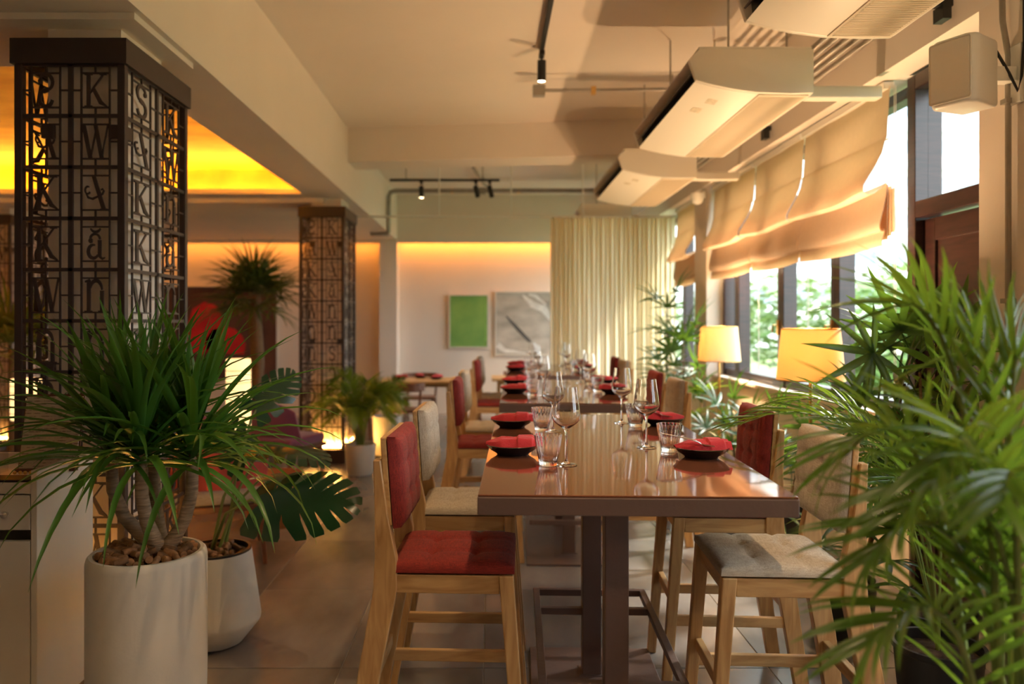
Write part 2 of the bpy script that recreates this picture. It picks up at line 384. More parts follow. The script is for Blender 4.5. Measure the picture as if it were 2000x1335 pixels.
# ------------------------------------------------------------------ outside
struct(MB().box(XW + .3, 140, -40, 160, -.9, -.8).build('floor_outside', M['lawn']), 'sunlit green lawn outside the windows')
def tree(x, y, h, rad, label):
    t = thing('tree', label, 'tree', (x, y, -.8), 0, 'trees outside the windows')
    MB().tube([(0,0,0),(.05,0,h*.3),(0,.1,h*.6)], [.14,.1,.05], 8).build('trunk', M['cane'], t, smooth=40)
    c = MB(); rr = random.Random(int(x*31 + y))
    for k in range(900):
        d = Vector((rr.gauss(0,1), rr.gauss(0,1), rr.gauss(0,1))).normalized() * (rr.random() ** .35)
        p = Vector((d.x*rad, d.y*rad, h*.62 + d.z*h*.38)); a = rr.random()*6.3; s = rr.uniform(.12,.26)
        u = Vector((math.cos(a), math.sin(a), rr.uniform(-.5,.5)))*s; v = Vector((-math.sin(a), math.cos(a), rr.uniform(-1,1)))*s*.6
        c.add([p-u, p+v*.7, p+u, p-v*.7], [(0,1,2,3)])
    cr = c.build('crown', M['tree'], t, weld=False, recalc=False); cr['kind'] = 'stuff'
for x, y, h, r_, l in ((9.5, 17, 3.6, 1.8, 'bushy green tree seen through the casement nearest the door'), (8.6, 22.5, 3.8, 1.8, 'bushy green tree seen through the middle casement'), (8.4, 29, 3.6, 2.2, 'bushy green tree seen beside the far lamp'),
                       (14.5, 26, 4.6, 2.6, 'taller green tree standing in front of the white apartment block'), (7.5, 14.5, 2.4, 1.4, 'low green shrub tree close to the windows')): tree(x, y, h, r_, l)
bd = thing('apartment_block', 'white apartment block with rows of windows seen through the glass', 'building', (30, 64, -.8))
MB().box(-12, 22, 0, 14, 0, 30).build('wall', M['facade'], bd)
sm = MB().box(-12.2, 22, -.9, 0, 0, .5).mesh('balcony_slab')
wm = MB().box(-.9, .9, -.06, .02, 0, 1.2).mesh('window')
for k in range(7):
    put('balcony_slab', sm, M['facade'], bd, (0, 0, 2.6 + k*3.1))
    for j in range(10): put('window', wm, M['facade_glass'], bd, (-10.4 + j*2.9, 0, 3.9 + k*3.1))
# ================================================================== TABLES AND CHAIRS
TH = math.atan(.036)
U = Vector((math.sin(TH), math.cos(TH), 0)); V = Vector((math.cos(TH), -math.sin(TH), 0)); ORG = Vector((-.036, 2.1, 0))
def T(u, v, z=0): return ORG + U*u + V*v + Vector((0, 0, z))     # along the tables, across from the left edge
TZ = 1.03; TWD = .87; TLN = 1.86; PITCH = 2.40
NAMES = ('near', 'middle', 'far')
def make_table():
    t = thing('high_table', '', 'table', (0,0,0), -TH, 'high dining tables in a row')
    MB().box(0, TWD, 0, TLN, TZ - .056, TZ - .006).build('edge_frame', M['table_side'], t, bevel=.003)
    MB().box(.0015, TWD - .0015, .0015, TLN - .0015, TZ - .006, TZ).build('table_surface', M['table_top'], t, bevel=.002)
    c = TWD/2
    for y in (.52, 1.20):
        c = TWD/2 + (.006 if y < 1 else -.012)
        p = MB().box(c - .04, c + .04, y - .04, y + .04, .012, TZ - .056).build('post', M['table_side'], t, bevel=.004)
        MB().box(c - .052, c + .052, y - .052, y + .052, .011, .016).build('weld_collar', M['table_side'], p)
    c = TWD/2
    MB().box(c - .27, c + .27, .25, 1.44, .001, .012).build('base_plate', M['table_side'], t, bevel=.003)
    zf = .27; w2 = .24
    for x in (c - w2, c + w2): MB().box(x - .014, x + .014, .24, 1.44, zf - .014, zf + .014).build('foot_rail', M['table_side'], t, bevel=.002)
    for y in (.254, 1.426): MB().box(c - w2 + .014, c + w2 - .014, y - .014, y + .014, zf - .014, zf + .014).build('foot_rail', M['table_side'], t, bevel=.002)
    for y in (.52, 1.20):
        for s in (-1, 1): MB().box(min(c + s*.04, c + s*(w2 - .014)), max(c + s*.04, c + s*(w2 - .014)), y - .014, y + .014, zf - .014, zf + .014).build('foot_rail_bracket', M['table_side'], t, bevel=.002)
    return t
tb = make_table()
for k in range(3):
    o = tb if k == 0 else dup(tb)
    o.location = T(k*PITCH, 0); o['label'] = f'{NAMES[k]}est copper brown lacquered high table with two posts'.replace('nearest', 'nearest').replace('middleest', 'middle').replace('farest', 'farthest')

def cushion(lx, ly, th, tufts, nx=22, ny=22, dep=1.):
    # rounded pad lying in x,y with thickness th, its top dimpled at the tufts
    m = MB()
    def edge(a): return max(0, 1 - abs(a) ** 7)
    def top(i, j):
        x = (i - .5)*2; y = (j - .5)*2
        z = th*(.62 + .38*(edge(x)*edge(y)) ** .5)
        for (tx, ty) in tufts:
            dx = (x - tx)*lx/2; dy = (y - ty)*ly/2; d2 = dx*dx + dy*dy
            z -= dep*th*.36*math.exp(-d2/(.016**2)) + dep*th*.08*math.exp(-d2/(.05**2))
            z -= dep*th*.07*math.exp(-(dx/.006)**2) + dep*th*.05*math.exp(-(dy/.006)**2)
        s = .985
        return (x*lx/2*s, y*ly/2*s, z)
    m.grid(nx, ny, top); n1 = (nx+1)*(ny+1)
    m.grid(nx, ny, lambda i, j: ((i-.5)*lx, (j-.5)*ly, th*.05 if 0 < i < 1 and 0 < j < 1 else th*.18))
    W = nx + 1
    loop = [i for i in range(W)] + [j*W + nx for j in range(1, ny+1)] + [ny*W + i for i in range(nx-1, -1, -1)] + [j*W for j in range(ny-1, 0, -1)]
    L = len(loop)
    for q in range(L): m.f.append((loop[q], loop[(q+1) % L], loop[(q+1) % L] + n1, loop[q] + n1))
    return m
TF = [(-.36,-.36), (.36,-.36), (-.36,.36), (.36,.36)]
seat_m = {c: cushion(.40, .40, .045, TF).mesh('seat', smooth=60) for c in ('red', 'beige')}
back_m = {c: cushion(.38, .29, .058, TF, dep=.55).mesh('backrest', smooth=60) for c in ('red', 'beige')}
def make_chair(c):
    t = thing('bar_chair', '', 'chair', (0,0,0))
    put('seat', seat_m[c], M[c], t, (.0, 0, .708))
    lean = R(4)
    # local axes of the back pad: pad x -> chair y, pad y -> up, pad z -> forward
    mw = Matrix(((0, -math.sin(lean), math.cos(lean), -.196), (-1, 0, 0, 0), (0, math.cos(lean), math.sin(lean), .995), (0,0,0,1)))
    mw = Matrix(((0, -math.sin(lean), math.cos(lean), -.203), (1, 0, 0, 0), (0, math.cos(lean), math.sin(lean), .995), (0,0,0,1)))
    put('backrest', back_m[c], M[c], t, mw=mw)
    MB().hexa([(-.205,-.19,.86),(-.187,-.19,.86),(-.187,.19,.86),(-.205,.19,.86)], [(-.225,-.19,1.137),(-.207,-.19,1.137),(-.207,.19,1.137),(-.225,.19,1.137)]).build('back_panel', M['oak_y'], t, bevel=.003)
    for s in (-1, 1):
        y = s*.182
        sp = s*.012
        rl = MB()
        pr = [(-.345,-.290,0), (-.292,-.222,.40), (-.245,-.170,.66), (-.240,-.172,.76), (-.240,-.200,.90), (-.245,-.222,1.068)]
        for a, b in zip(pr, pr[1:]):
            oa = sp*max(0, (.66 - a[2])/.66); ob = sp*max(0, (.66 - b[2])/.66)
            rl.hexa([(a[0],y-.019+oa,a[2]),(a[1],y-.019+oa,a[2]),(a[1],y+.019+oa,a[2]),(a[0],y+.019+oa,a[2])], [(b[0],y-.019+ob,b[2]),(b[1],y-.019+ob,b[2]),(b[1],y+.019+ob,b[2]),(b[0],y+.019+ob,b[2])])
        bm_faces = rl.build('leg', M['oak'], t, bevel=.003, seg=1)
        fl_ = MB().hexa([(.208,y-.016+sp,0),(.246,y-.016+sp,0),(.246,y+.016+sp,0),(.208,y+.016+sp,0)], [(.150,y-.02,.71),(.196,y-.02,.71),(.196,y+.02,.71),(.150,y+.02,.71)])
        fl_.build('leg', M['oak'], t, bevel=.004)
        MB().box(-.175, .152, y - .012, y + .012, .650, .708).build('seat_rail', M['oak_x'], t, bevel=.003)
        MB().box(-.262, .186, y - .011 + sp*.6, y + .011 + sp*.6, .272, .313).build('stretcher', M['oak_x'], t, bevel=.003)
    for x0, x1 in ((.158, .184), (-.225, -.20)): MB().box(x0, x1, -.162, .162, .650, .708).build('seat_rail', M['oak_y'], t, bevel=.003)
    MB().box(.176, .200, -.168, .168, .335, .376).build('stretcher', M['oak_y'], t, bevel=.003)
    MB().box(-.268, -.244, -.168, .168, .335, .376).build('stretcher', M['oak_y'], t, bevel=.003)
    return t
proto = {}
for k in range(3):
    for side in (0, 1):
        for q, u in enumerate((.50, 1.235)):
            c = ('red', 'beige')[(q + side) % 2]
            v = -.098 if side == 0 else TWD + .072
            rz = -TH if side == 0 else PI - TH
            lab = f"{c} upholstered oak bar chair on the {('aisle','window')[side]} side of the {('nearest','middle','farthest')[k]} high table"
            o = proto.get(c)
            if o is None: o = proto[c] = make_chair(c)
            else: o = dup(o)
            o.location = T(k*PITCH + u, v); o.rotation_euler = (0, 0, rz + random.uniform(-.02, .02)); o['label'] = lab; o['group'] = 'oak bar chairs at the high tables'

# ------------------------------------------------------------------ tableware
plate_m = MB().lathe([(.0,.004),(.045,.004),(.05,.0),(.056,.0),(.060,.006),(.080,.018),(.095,.034),(.097,.036),(.093,.037),(.078,.024),(.055,.012),(0,.010)], 40).mesh('plate', smooth=50)
nr = random.Random(3)
def napkin_mesh(seed):
    rr = random.Random(seed); ph = [rr.uniform(0, 6) for _ in range(4)]
    m = MB(); nx, ny = 28, 16
    def top(i, j):
        x = (i - .5)*.192; y = (j - .5)*.092*(1 - .35*max(0, .3 - i)/.3)
        q = abs(2*j - 1); a = min(1, (1 - q)*3.2)              # flat fold with steep hems
        taper_ = min(1, .25 + i*2.6)                            # pointed tip on one end
        z = .010 + .020*a*taper_ + .004*(1 - abs(2*j - 1.15)*1.6)*taper_
        z += .0030*abs(math.sin(5*i + 4*j + ph[0]))*a + .0018*math.sin(19*j + 11*i + ph[1])*a
        if .60 < i < .86: z += .0065*(a if q < .98 else 0)      # the folded-over band
        y *= taper_**.5 * (1.08 if .60 < i < .86 else 1)
        return (x, y, z)
    m.grid(nx, ny, top); n1 = (nx+1)*(ny+1)
    m.grid(nx, ny, lambda i, j: (top(i, j)[0]*.96, top(i, j)[1]*.94, .002 + .012*abs(2*i - 1)**2*.9))
    W = nx+1; loop = [i for i in range(W)] + [j*W + nx for j in range(1, ny+1)] + [ny*W + i for i in range(nx-1, -1, -1)] + [j*W for j in range(ny-1, 0, -1)]
    for q in range(len(loop)): m.f.append((loop[q], loop[(q+1) % len(loop)], loop[(q+1) % len(loop)] + n1, loop[q] + n1))
    return m.mesh('napkin', smooth=28)
nap_m = [napkin_mesh(s) for s in (1, 2, 3)]
def rib(j, a): return 1 + (.032*math.cos(20*a) if 2 <= j <= 6 or 9 <= j <= 10 else 0)
tum_prof = [(.0,.0),(.026,.0),(.0285,.003),(.031,.02),(.0375,.05),(.0425,.08),(.0460,.100),(.0460,.102),(.0442,.102),(.0420,.085),(.0360,.052),(.030,.022),(.026,.016),(0,.014)]
tum_m = MB().lathe(tum_prof, 100, rib=rib).mesh('tumbler', smooth=60)
wine_prof = [(0,0),(.036,0),(.037,.0015),(.034,.0028),(.016,.005),(.007,.010),(.0042,.022),(.0036,.07),(.0040,.108),(.0075,.119),(.022,.128),(.040,.142),(.0470,.154),(.0480,.162),(.0450,.190),(.0400,.225),(.0355,.258),
             (.0346,.258),(.0391,.225),(.0441,.190),(.0468,.162),(.0458,.155),(.0388,.144),(.021,.1305),(.006,.124),(0,.123)]
wine_m = MB().lathe(wine_prof, 40).mesh('wine_glass', smooth=60)
def cutlery_mesh(kind):
    m = MB()
    def strip(pts, t=.0018):
        vs = []; n = len(pts)
        for x, wd, z in pts: vs += [(x, -wd, z), (x, wd, z), (x, wd, z + t), (x, -wd, z + t)]
        fs = [(0,1,2,3), (4*n-1, 4*n-2, 4*n-3, 4*n-4)]
        for i in range(n-1):
            for k in range(4): fs.append((4*i+k, 4*i+(k+1) % 4, 4*i+4+(k+1) % 4, 4*i+4+k))
        m.add(vs, fs)
    if kind == 'spoon': strip([(-.09,.006,.004),(-.05,.0045,.006),(0,.003,.008),(.03,.003,.008),(.045,.011,.004),(.065,.017,.001),(.082,.015,.002),(.092,.005,.004)])
    else:
        strip([(-.09,.006,.004),(-.05,.0045,.006),(0,.003,.008),(.035,.004,.006),(.05,.012,.002)])
        for s in (-1.5,-.5,.5,1.5): m.bar((.05, s*.0065, .003), (.092, s*.0065, .006), .003, .0018)
    return m.mesh(kind, smooth=40)
spoon_m, fork_m = cutlery_mesh('spoon'), cutlery_mesh('fork')
def world_uv(p): d = Vector((p[0], p[1], 0)) - ORG; return d.dot(U), d.dot(V)
sets = {(0,0): dict(plate=(.08,2.75), tum=(.19,2.53), wine=(.25,2.54)), (0,1): dict(plate=(.098,3.47), tum=(.223,3.33), wine=(.27,3.32)),
        (1,0): dict(plate=(.738,2.69), tum=(.652,2.80), wine=(.587,2.89)), (1,1): dict(plate=(.790,3.52), tum=(.655,3.47), wine=(.615,3.60))}
SD = ('aisle', 'window'); QN = ('front', 'rear'); KN = ('nearest', 'middle', 'farthest')
for k in range(3):
    for (side, q), s in sets.items():
        wh = f"at the {QN[q]} {SD[side]} seat of the {KN[k]} high table"
        def P(n):
            u, v = world_uv(s[n]); j = random.uniform(-.02, .02) if k else 0
            return T(k*PITCH + u + j, v + (random.uniform(-.015,.015) if k else 0), TZ + .0004)
        pp = P('plate')
        tag(put('plate', plate_m, M['black'], None, pp), 'shallow black plate ' + wh, 'plate', 'black plates on the high tables')
        rz = (0 if side == 0 else PI) + random.uniform(-.15, .15)
        if (side, q, k) == (1, 0, 0): rz = .1
        tag(put('napkin', nap_m[(k + q + side) % 3], M['napkin'], None, pp + Vector((0,0,.024)), rz), 'folded crimson napkin ' + wh, 'napkin', 'crimson napkins on the plates')
        tag(put('tumbler', tum_m, M['glass'], None, P('tum')), 'ribbed clear glass tumbler ' + wh, 'glass', 'tumblers on the high tables')
        tag(put('wine_glass', wine_m, M['glass'], None, P('wine')), 'tall stemmed clear wine glass ' + wh, 'wine glass', 'wine glasses on the high tables')
        if side == 1:
            for me, nm, dy in ((spoon_m, 'spoon', -.012), (fork_m, 'fork', -.036)):
                o = put(nm, me, M['steel'], None); o.location = pp + Vector((-.058, dy, .060)); o.rotation_euler = (0, R(12), R(-8) + dy*4)
                tag(o, f'steel {nm} tucked in napkin {wh[3:]}', nm, 'cutlery tucked in napkins')
# ================================================================== CEILING SERVICES
def make_ac():
    t = thing('air_conditioner', '', 'air conditioner', (0,0,0))
    Ln = 1.6
    belly = [(0,-.235),(-.12,-.238),(-.30,-.232),(-.42,-.216),(-.54,-.192),(-.63,-.168)]
    full = [(0,0),(-.61,0),(-.668,-.06)] + belly[::-1]
    cut = [(0,0),(-.61,0),(-.668,-.06),(-.60,-.075),(-.585,-.150)] + belly[::-1]
    MB().prism(cut, .03, Ln - .03).build('casing', M['ac'], t, smooth=35)
    for y in (0, Ln - .03): MB().prism(full, y, y + .03).build('end_cap', M['ac'], t, bevel=.004, smooth=35)
    MB().hexa([(-.604,.03,-.152),(-.590,.03,-.152),(-.590,Ln-.03,-.152),(-.604,Ln-.03,-.152)], [(-.612,.03,-.076),(-.602,.03,-.074),(-.602,Ln-.03,-.074),(-.612,Ln-.03,-.076)]).build('air_outlet', M['dark'], t)
    for k in range(4):
        a = .05 + k*.378
        MB().hexa([(-.652,a,-.125),(-.645,a,-.130),(-.645,a+.36,-.130),(-.652,a+.36,-.125)], [(-.618,a,-.092),(-.611,a,-.097),(-.611,a+.36,-.097),(-.618,a+.36,-.092)]).build('louvre', mat_louvre, t)
    gr = MB().hexa([(-.285,.03,-.238),(-.015,.03,-.243),(-.015,Ln-.03,-.243),(-.285,Ln-.03,-.238)], [(-.285,.03,-.230),(-.015,.03,-.233),(-.015,Ln-.03,-.233),(-.285,Ln-.03,-.230)]).build('intake_grille', M['ac_grille'], t, bevel=.002)
    sl = MB()
    for k in range(88): sl.box(-.275, -.03, .06 + k*.017, .064 + k*.017, -.2450, -.2425)
    sl.build('grille_ribs', M['ac_grille'], gr)
    MB().box(-.615, -.01, .0, Ln, .0, .012).build('top_flange', M['ac'], t, bevel=.003)
    for dy in (.12, Ln - .12):
        for x in (-.42, -.10): MB().tube([(x, dy, .01), (x, dy, ZC - 2.962)], .006, 6).build('hanging_rod', M['zinc'], t)
    st = MB().box(0, .085, 0, .12, -.0012, 0)
    for x, y, nm in ((-.535, .42, 'rating_sticker'), (-.50, .22, 'energy_sticker')):
        bz = lambda q: (-.192 - .2667*(q + .54) if q < -.54 else -.192 - .2*(q + .54)) - .0012
        MB().add([(x, y, bz(x)), (x+.055, y, bz(x+.055)), (x+.055, y+.09, bz(x+.055)), (x, y+.09, bz(x))], [(0,1,2,3)]).build(nm, M['sticker'], t)
    return t
mat_louvre = mat('dark_louvre', (.10,.085,.075), .5)
M['sticker'] = mat('printed_sticker', (.62,.54,.40), .5, var=.25, scale=60)
ac = make_ac(); ACX, ACZ = 1.727, 2.962
for k, (y, l) in enumerate(((4.1, 'middle off white suspended air conditioner above the blinds'), (1.72, 'nearest off white suspended air conditioner cut by the top edge'), (6.5, 'farthest off white suspended air conditioner beside the curtain'), (9.5, 'off white suspended air conditioner hidden behind the farthest one'))):
    o = ac if k == 0 else dup(ac)
    o.location = (ACX + (0, 0, .02, .02)[k], y, ACZ); o['label'] = l; o['group'] = 'suspended air conditioners along the windows'
    if k < 3:
        tr = MB().box(1.735, 2.145, y + .10, y + .18, ACZ - .232, ACZ - .165)
        tag(tr.build('pipe_trunking', M['laminate'], None, bevel=.008), f"cream pipe trunking from the {('middle','nearest','farthest')[k]} air conditioner to the beam", 'trunking')
for k in range(5):
    x = 1.80 + k*.062
    tag(MB().tube([(x, YF + .1, 3.03 + .004*(k % 2)), (x, YB - .4, 3.03)], .017, 8).build('service_pipe', M['zinc'], None, smooth=60), f"grey service pipe along the window beam, {('first','second','third','fourth','fifth')[k]} from the room", 'pipe', 'service pipes along the beam')
for k, y in enumerate((3.55, 5.85)):
    tag(MB().box(1.74, 2.14, y, y + .04, 2.965, 3.0).box(2.08, 2.12, y - .02, y + .06, 2.90, 2.965).build('pipe_bracket', M['dark'], None), f"dark pipe bracket {('beside the nearest','beside the middle')[k]} air conditioner", 'bracket')

def spot_head(parent, p, dirv, power=None, spread=60):
    a = Vector(p); d = Vector(dirv).normalized()
    MB().box(a.x-.02, a.x+.02, a.y-.05, a.y+.05, a.z, a.z+.03).tube([a, a + Vector((0,0,-.05))], .008, 6).build('adapter', M['dark'], parent)
    b = a + Vector((0,0,-.06)) - d*.03; e_ = b + d*.15
    h = MB().tube([b, e_], .032, 16).build('lamp_head', M['dark'], parent, smooth=40)
    MB().tube([e_, e_ + d*.002], .025, 16).build('lens', M['spot'], h)
    if power:
        l = bpy.data.lights.new('spot_light', 'SPOT'); l.energy = power; l.color = (1, .66, .35); l.spot_size = R(spread); l.spot_blend = .6; l.shadow_soft_size = .03
        o = bpy.data.objects.new('spot_light', l); COL.objects.link(o); o.location = e_ + d*.02
        o.rotation_euler = d.to_track_quat('-Z', 'Y').to_euler(); o.parent = parent
t = thing('track_light', 'black ceiling track with a spotlight running towards the viewer', 'track light')
MB().box(.365, .395, 1.2, 5.75, ZC - .045, ZC).build('track', M['dark'], t)
spot_head(t, (.38, 5.70, ZC - .075), (0, .12, -1), 60, 75); spot_head(t, (.38, 2.9, ZC - .075), (.02, .05, -1), 50, 80); spot_head(t, (.38, 1.6, ZC - .075), (-.05, .0, -1), 30, 80)
t = thing('track_light', 'black ceiling track with three spotlights near the rear wall', 'track light')
zt = 3.34
MB().box(-1.31, .12, 9.985, 10.015, zt, zt + .03).build('track', M['dark'], t)
for x, dv in ((-.90, (0, .15, -1)), (-.19, (.25, .6, -1)), (-.01, (.28, .5, -1))): spot_head(t, (x, 10, zt - .03), dv, 40, 55)
for x in (-1.1, -.1): MB().tube([(x, 10, zt + .03), (x, 10, ZC)], .006, 6).build('hanger', M['zinc'], t)
t = thing('track_light', 'unseen black ceiling track with added fill spotlights behind the viewer', 'track light')
MB().box(-1.0, 1.2, -1.015, -.985, ZC - .045, ZC).build('track', M['dark'], t)  # unseen track, added so its spots fill the front of the scene
for x in (-.8, .2, 1.1): spot_head(t, (x, -1, ZC - .075), (0, .35, -1), 22, 90)
def conduit(pts, label, r=.014, boxes=(), clips=()):
    t = thing('conduit', label, 'conduit', (0,0,0))
    MB().tube(pts, r, 8).build('tube', M['zinc'], t, smooth=60)
    for b in boxes: MB().box(b[0]-.05, b[0]+.05, b[1]-.035, b[1]+.035, b[2]-.05, b[2]+.04).build('junction_box', M['zinc'], t, bevel=.004)
    for c in clips: MB().box(c[0]-.02, c[0]+.02, c[1]-.025, c[1]+.025, c[2]-.035, c[2]+.03).build('clip', M['brass'], t, bevel=.003)
conduit([(.36,6.35,3.42),(.6,6.35,3.42),(2.1,6.30,3.42)], 'thin grey conduit crossing the ceiling beside the spotlight', .014, [(.40,6.35,3.42)], [(.85,6.35,3.42)])
for x in (.40, 1.5, 2.05): tag(MB().tube([(x, 6.33, 3.43), (x, 6.33, ZC)], .005, 6).build('conduit_hanger', M['zinc']), f"thin rod holding the ceiling conduit, {('at its junction box','midway along it','near the window beam')[(.40,1.5,2.05).index(x)]}", 'rod')
conduit([(1.9,11.0,3.39),(-1.36,11.0,3.39),(-1.43,11.0,3.37),(-1.455,11.0,3.31),(-1.455,11.0,2.80),(-1.47,11.0,2.775),(-1.72,11.0,2.77)], 'grey conduit along the rear ceiling bending down the long beam', .034, [(-.12,11.0,3.39)], [(-1.0,11.0,3.39),(-.55,11.0,3.39),(.4,11.0,3.39),(-1.455,11.0,3.0)])
conduit([(-.02,11.0,3.44),(-.10,10.6,3.42),(-.22,9.6,3.45)], 'short grey conduit branching from the junction box', .022)
t = thing('curtain_rail', 'thin pale curtain rail hung from rods across the hall', 'curtain rail')
ZR = 2.785; YR = 9.3
MB().tube([(-1.62, YR, ZR), (XW - .04, YR, ZR)], .012, 8).build('rail', M['white'], t, smooth=60)
for x in (-.62, .25, 1.12): MB().tube([(x, YR, ZR), (x, YR, ZC)], .009, 6).build('hanger_rod', M['white'], t)
# pleated curtain
cu = thing('curtain', 'ivory pleated curtain hanging from the rail near the windows', 'curtain', (.725, YR, 0))
cw = XW - .06 - .725; nf = 27; npt = nf*10
def curt(i, j):
    x = i*cw; ph = i*nf*2*PI
    a = .042*(.75 + .35*math.sin(i*9 + 1))
    return (x + .010*math.sin(2*ph), a*math.sin(ph) + .010*math.sin(ph*.5 + 3*j) + .006*math.sin(5*j + 20*i), .03 + j*(ZR - .045))
cb = MB().grid(npt, 10, curt); n1 = len(cb.v)
cb.build('cloth', M['sheer'], cu, smooth=70, recalc=False)
rg = MB()
for k in range(nf): rg.tube([((k + .25)/nf*cw, 0, ZR - .03), ((k + .25)/nf*cw, 0, ZR - .005)], .004, 5)
rg.build('hooks', M['white'], cu)
# roman blinds
def blind(y0, y1, label, drop=1., sag=0., seed=0):
    b = thing('roman_blind', label, 'blind', (XW - .05, 0, 0), 0, 'linen roman blinds')
    pr = [(0,2.835),(.008,2.70),(.016,2.55),(.018,2.54),(.022,2.53),(.038,2.46),(.070,2.39),(.108,2.325),(.136,2.275),(.138,2.240),(.115,2.222),(.080,2.230),(.040,2.262),(.022,2.29),
          (.020,2.275),(.026,2.21),(.040,2.14),(.056,2.075),(.060,2.040),(.052,2.018),(.034,2.018),(.026,2.035),(.027,2.02),(.034,1.985),(.042,1.955),(.040,1.935)]
    rr = random.Random(seed); ph = rr.uniform(0, 6); n = 24; off = .006
    def fn(back):
        def f(i, j):
            k = min(int(j*(len(pr)-1) + 1e-6), len(pr)-1); x, z = pr[k]
            y = y0 + (y1 - y0)*i
            wv = 1 + .12*math.sin(3.1*i*PI + ph) * (1 if 4 <= k <= 12 else .3)
            sg = -.018*math.sin(PI*i)*(1 if k >= 7 else 0)
            x = x*wv + .004*math.sin(11*i + k*.3)
            return (-(x - (.004 if back else 0)), y, z + sg)
        return f
    m = MB(); m.grid(n, len(pr)-1, fn(0)); n1 = len(m.v); m.grid(n, len(pr)-1, fn(1))
    W = n+1; H = len(pr)-1
    loop = [i for i in range(W)] + [j*W + n for j in range(1, H+1)] + [H*W + i for i in range(n-1, -1, -1)] + [j*W for j in range(H-1, 0, -1)]
    for q in range(len(loop)): m.f.append((loop[q], loop[(q+1) % len(loop)], loop[(q+1) % len(loop)] + n1, loop[q] + n1))
    m.build('cloth', M['linen'], b, smooth=50)
    MB().box(-.03, .03, y0 + .005, y1 - .005, 2.82, 2.86).build('head_rail', M['white'], b, bevel=.003)
    for k in range(3):   # gathered layers behind the front fold
        z = 2.28 - .012*k
        MB().hexa([(-.015 + .014*k, y0 - .012*k, 1.97 + .02*k), (-.009 + .014*k, y0 - .012*k, 1.97 + .02*k), (-.009 + .014*k, y1, 1.97 + .02*k), (-.015 + .014*k, y1, 1.97 + .02*k)],
                  [(-.012 + .012*k, y0 - .012*k, z), (-.006 + .012*k, y0 - .012*k, z), (-.006 + .012*k, y1, z), (-.012 + .012*k, y1, z)]).build('rear_fold', M['linen'], b)
    for yy in (y0 - .03, y0 - .012): MB().tube([(.02, yy, 2.83), (.02, yy, 1.1)], .0022, 5).build('cord', M['white'], b)
    MB().box(-.002, .002, y0 + .01, y1 - .01, 2.536, 2.544).build('batten', M['linen'], b)
blind(4.33, 5.495, 'linen roman blind nearest the wooden door', seed=1)
blind(5.51, 6.505, 'linen roman blind in the middle of the three', seed=2)
blind(6.52, 7.72, 'linen roman blind next to the wall pier', seed=3)
blind(8.26, 9.25, 'linen roman blind beyond the wall pier next to the curtain', seed=4)

# wall items
t = thing('loudspeaker', 'white wall loudspeaker on a bracket at the near pier', 'loudspeaker', (1.95, 3.14, 2.51))
poly = [(-.11,-.10),(-.075,-.135),(.075,-.135),(.11,-.10),(.085,.10),(-.085,.10)]
bx = MB().prism_z([(x, y) for x, y in poly], -.145, .145).build('cabinet', M['white'], t, bevel=.02, seg=3, smooth=50); bx.rotation_euler = (0, 0, R(-62)); bx.scale = (.88,.88,.95)
gm = MB().prism_z([(-.095,-.142),(.095,-.142),(.095,-.132),(-.095,-.132)], -.13, .13).build('front_grille', M['laminate'], t, bevel=.01); gm.rotation_euler = (0, 0, R(-62)); gm.scale = (.88,.88,.95)
MB().box(.09, .185, -.03, .03, -.03, .03).box(.182, .198, -.05, .05, -.12, .12).build('bracket', M['white'], t, bevel=.004)
MB().tube([(.10,-.02,.10),(.15,-.03,.0),(.165,-.06,-.08),(.18,-.06,-.02),(.190,-.06,.1),(.190,-.06,.34)], .006, 6).build('cable', M['dark'], t, smooth=60)
tag(MB().tube([(2.13, 3.16, 0.0), (2.13, 3.16, 2.6), (2.12,3.18,2.75), (2.13, 3.2, 2.95)], .012, 8).box(2.11, 2.15, 3.14, 3.18, 1.58, 1.60).box(2.11, 2.15, 3.14, 3.18, 2.4, 2.42).build('wall_conduit', M['zinc'], None, smooth=50), 'slim upright conduit on the near wall pier', 'conduit')
t = thing('dome_camera', 'small white dome camera on the pier beyond the blinds', 'security camera', (2.10, 7.80, 2.76))
MB().lathe([(0,.05),(.07,.05),(.072,.02),(.066,0)], 24).build('housing', M['white'], t, smooth=50)
MB().lathe([(.06,.0),(.055,-.03),(.035,-.052),(0,-.06)], 24).build('dome', M['white'], t, smooth=60)
MB().box(.05, .085, -.03, .03, .0, .07).build('wall_mount', M['white'], t)

# paintings
def painting(x0, x1, z0, z1, m, label, shapes=(), y=YB - .05):
    p = thing('painting', label, 'painting', ((x0+x1)/2, y, z0)); hw = (x1-x0)/2; h = z1 - z0
    MB().box(-hw, hw, 0, .045, 0, h).build('canvas', m, p, bevel=.003)
    MB().box(-hw - .02, -hw, -.01, .045, -.02, h + .02).box(hw, hw + .02, -.01, .045, -.02, h + .02).box(-hw, hw, -.01, .045, -.02, 0).box(-hw, hw, -.01, .045, h, h + .02).build('frame', M['laminate'], p)
    for mm, pts, ws in shapes:
        MB().ribbon([(a*hw*2 - hw, c*h) for a, c in pts], ws, .003).build('brush_stroke', mm, p, loc=(0, -.002, 0))
d_ = YB - .05; s_ = d_/F
green = mat('green_painted_canvas', (.17,.40,.09), .7, var=.25, scale=1.6, col2=(.32,.54,.12))
greyc = mat('grey_beige_painted_canvas', (.42,.36,.29), .7, var=.25, scale=2.2, stretch=(1,1,2.5), col2=(.62,.56,.47))
strk = mat('charcoal_paint', (.09,.085,.08), .7); palep = mat('pale_paint', (.72,.69,.63), .7, var=.15, scale=9)
def zz(py): return CAM_H - (py - VY)*s_
def xx(px): return (px - VX)*s_
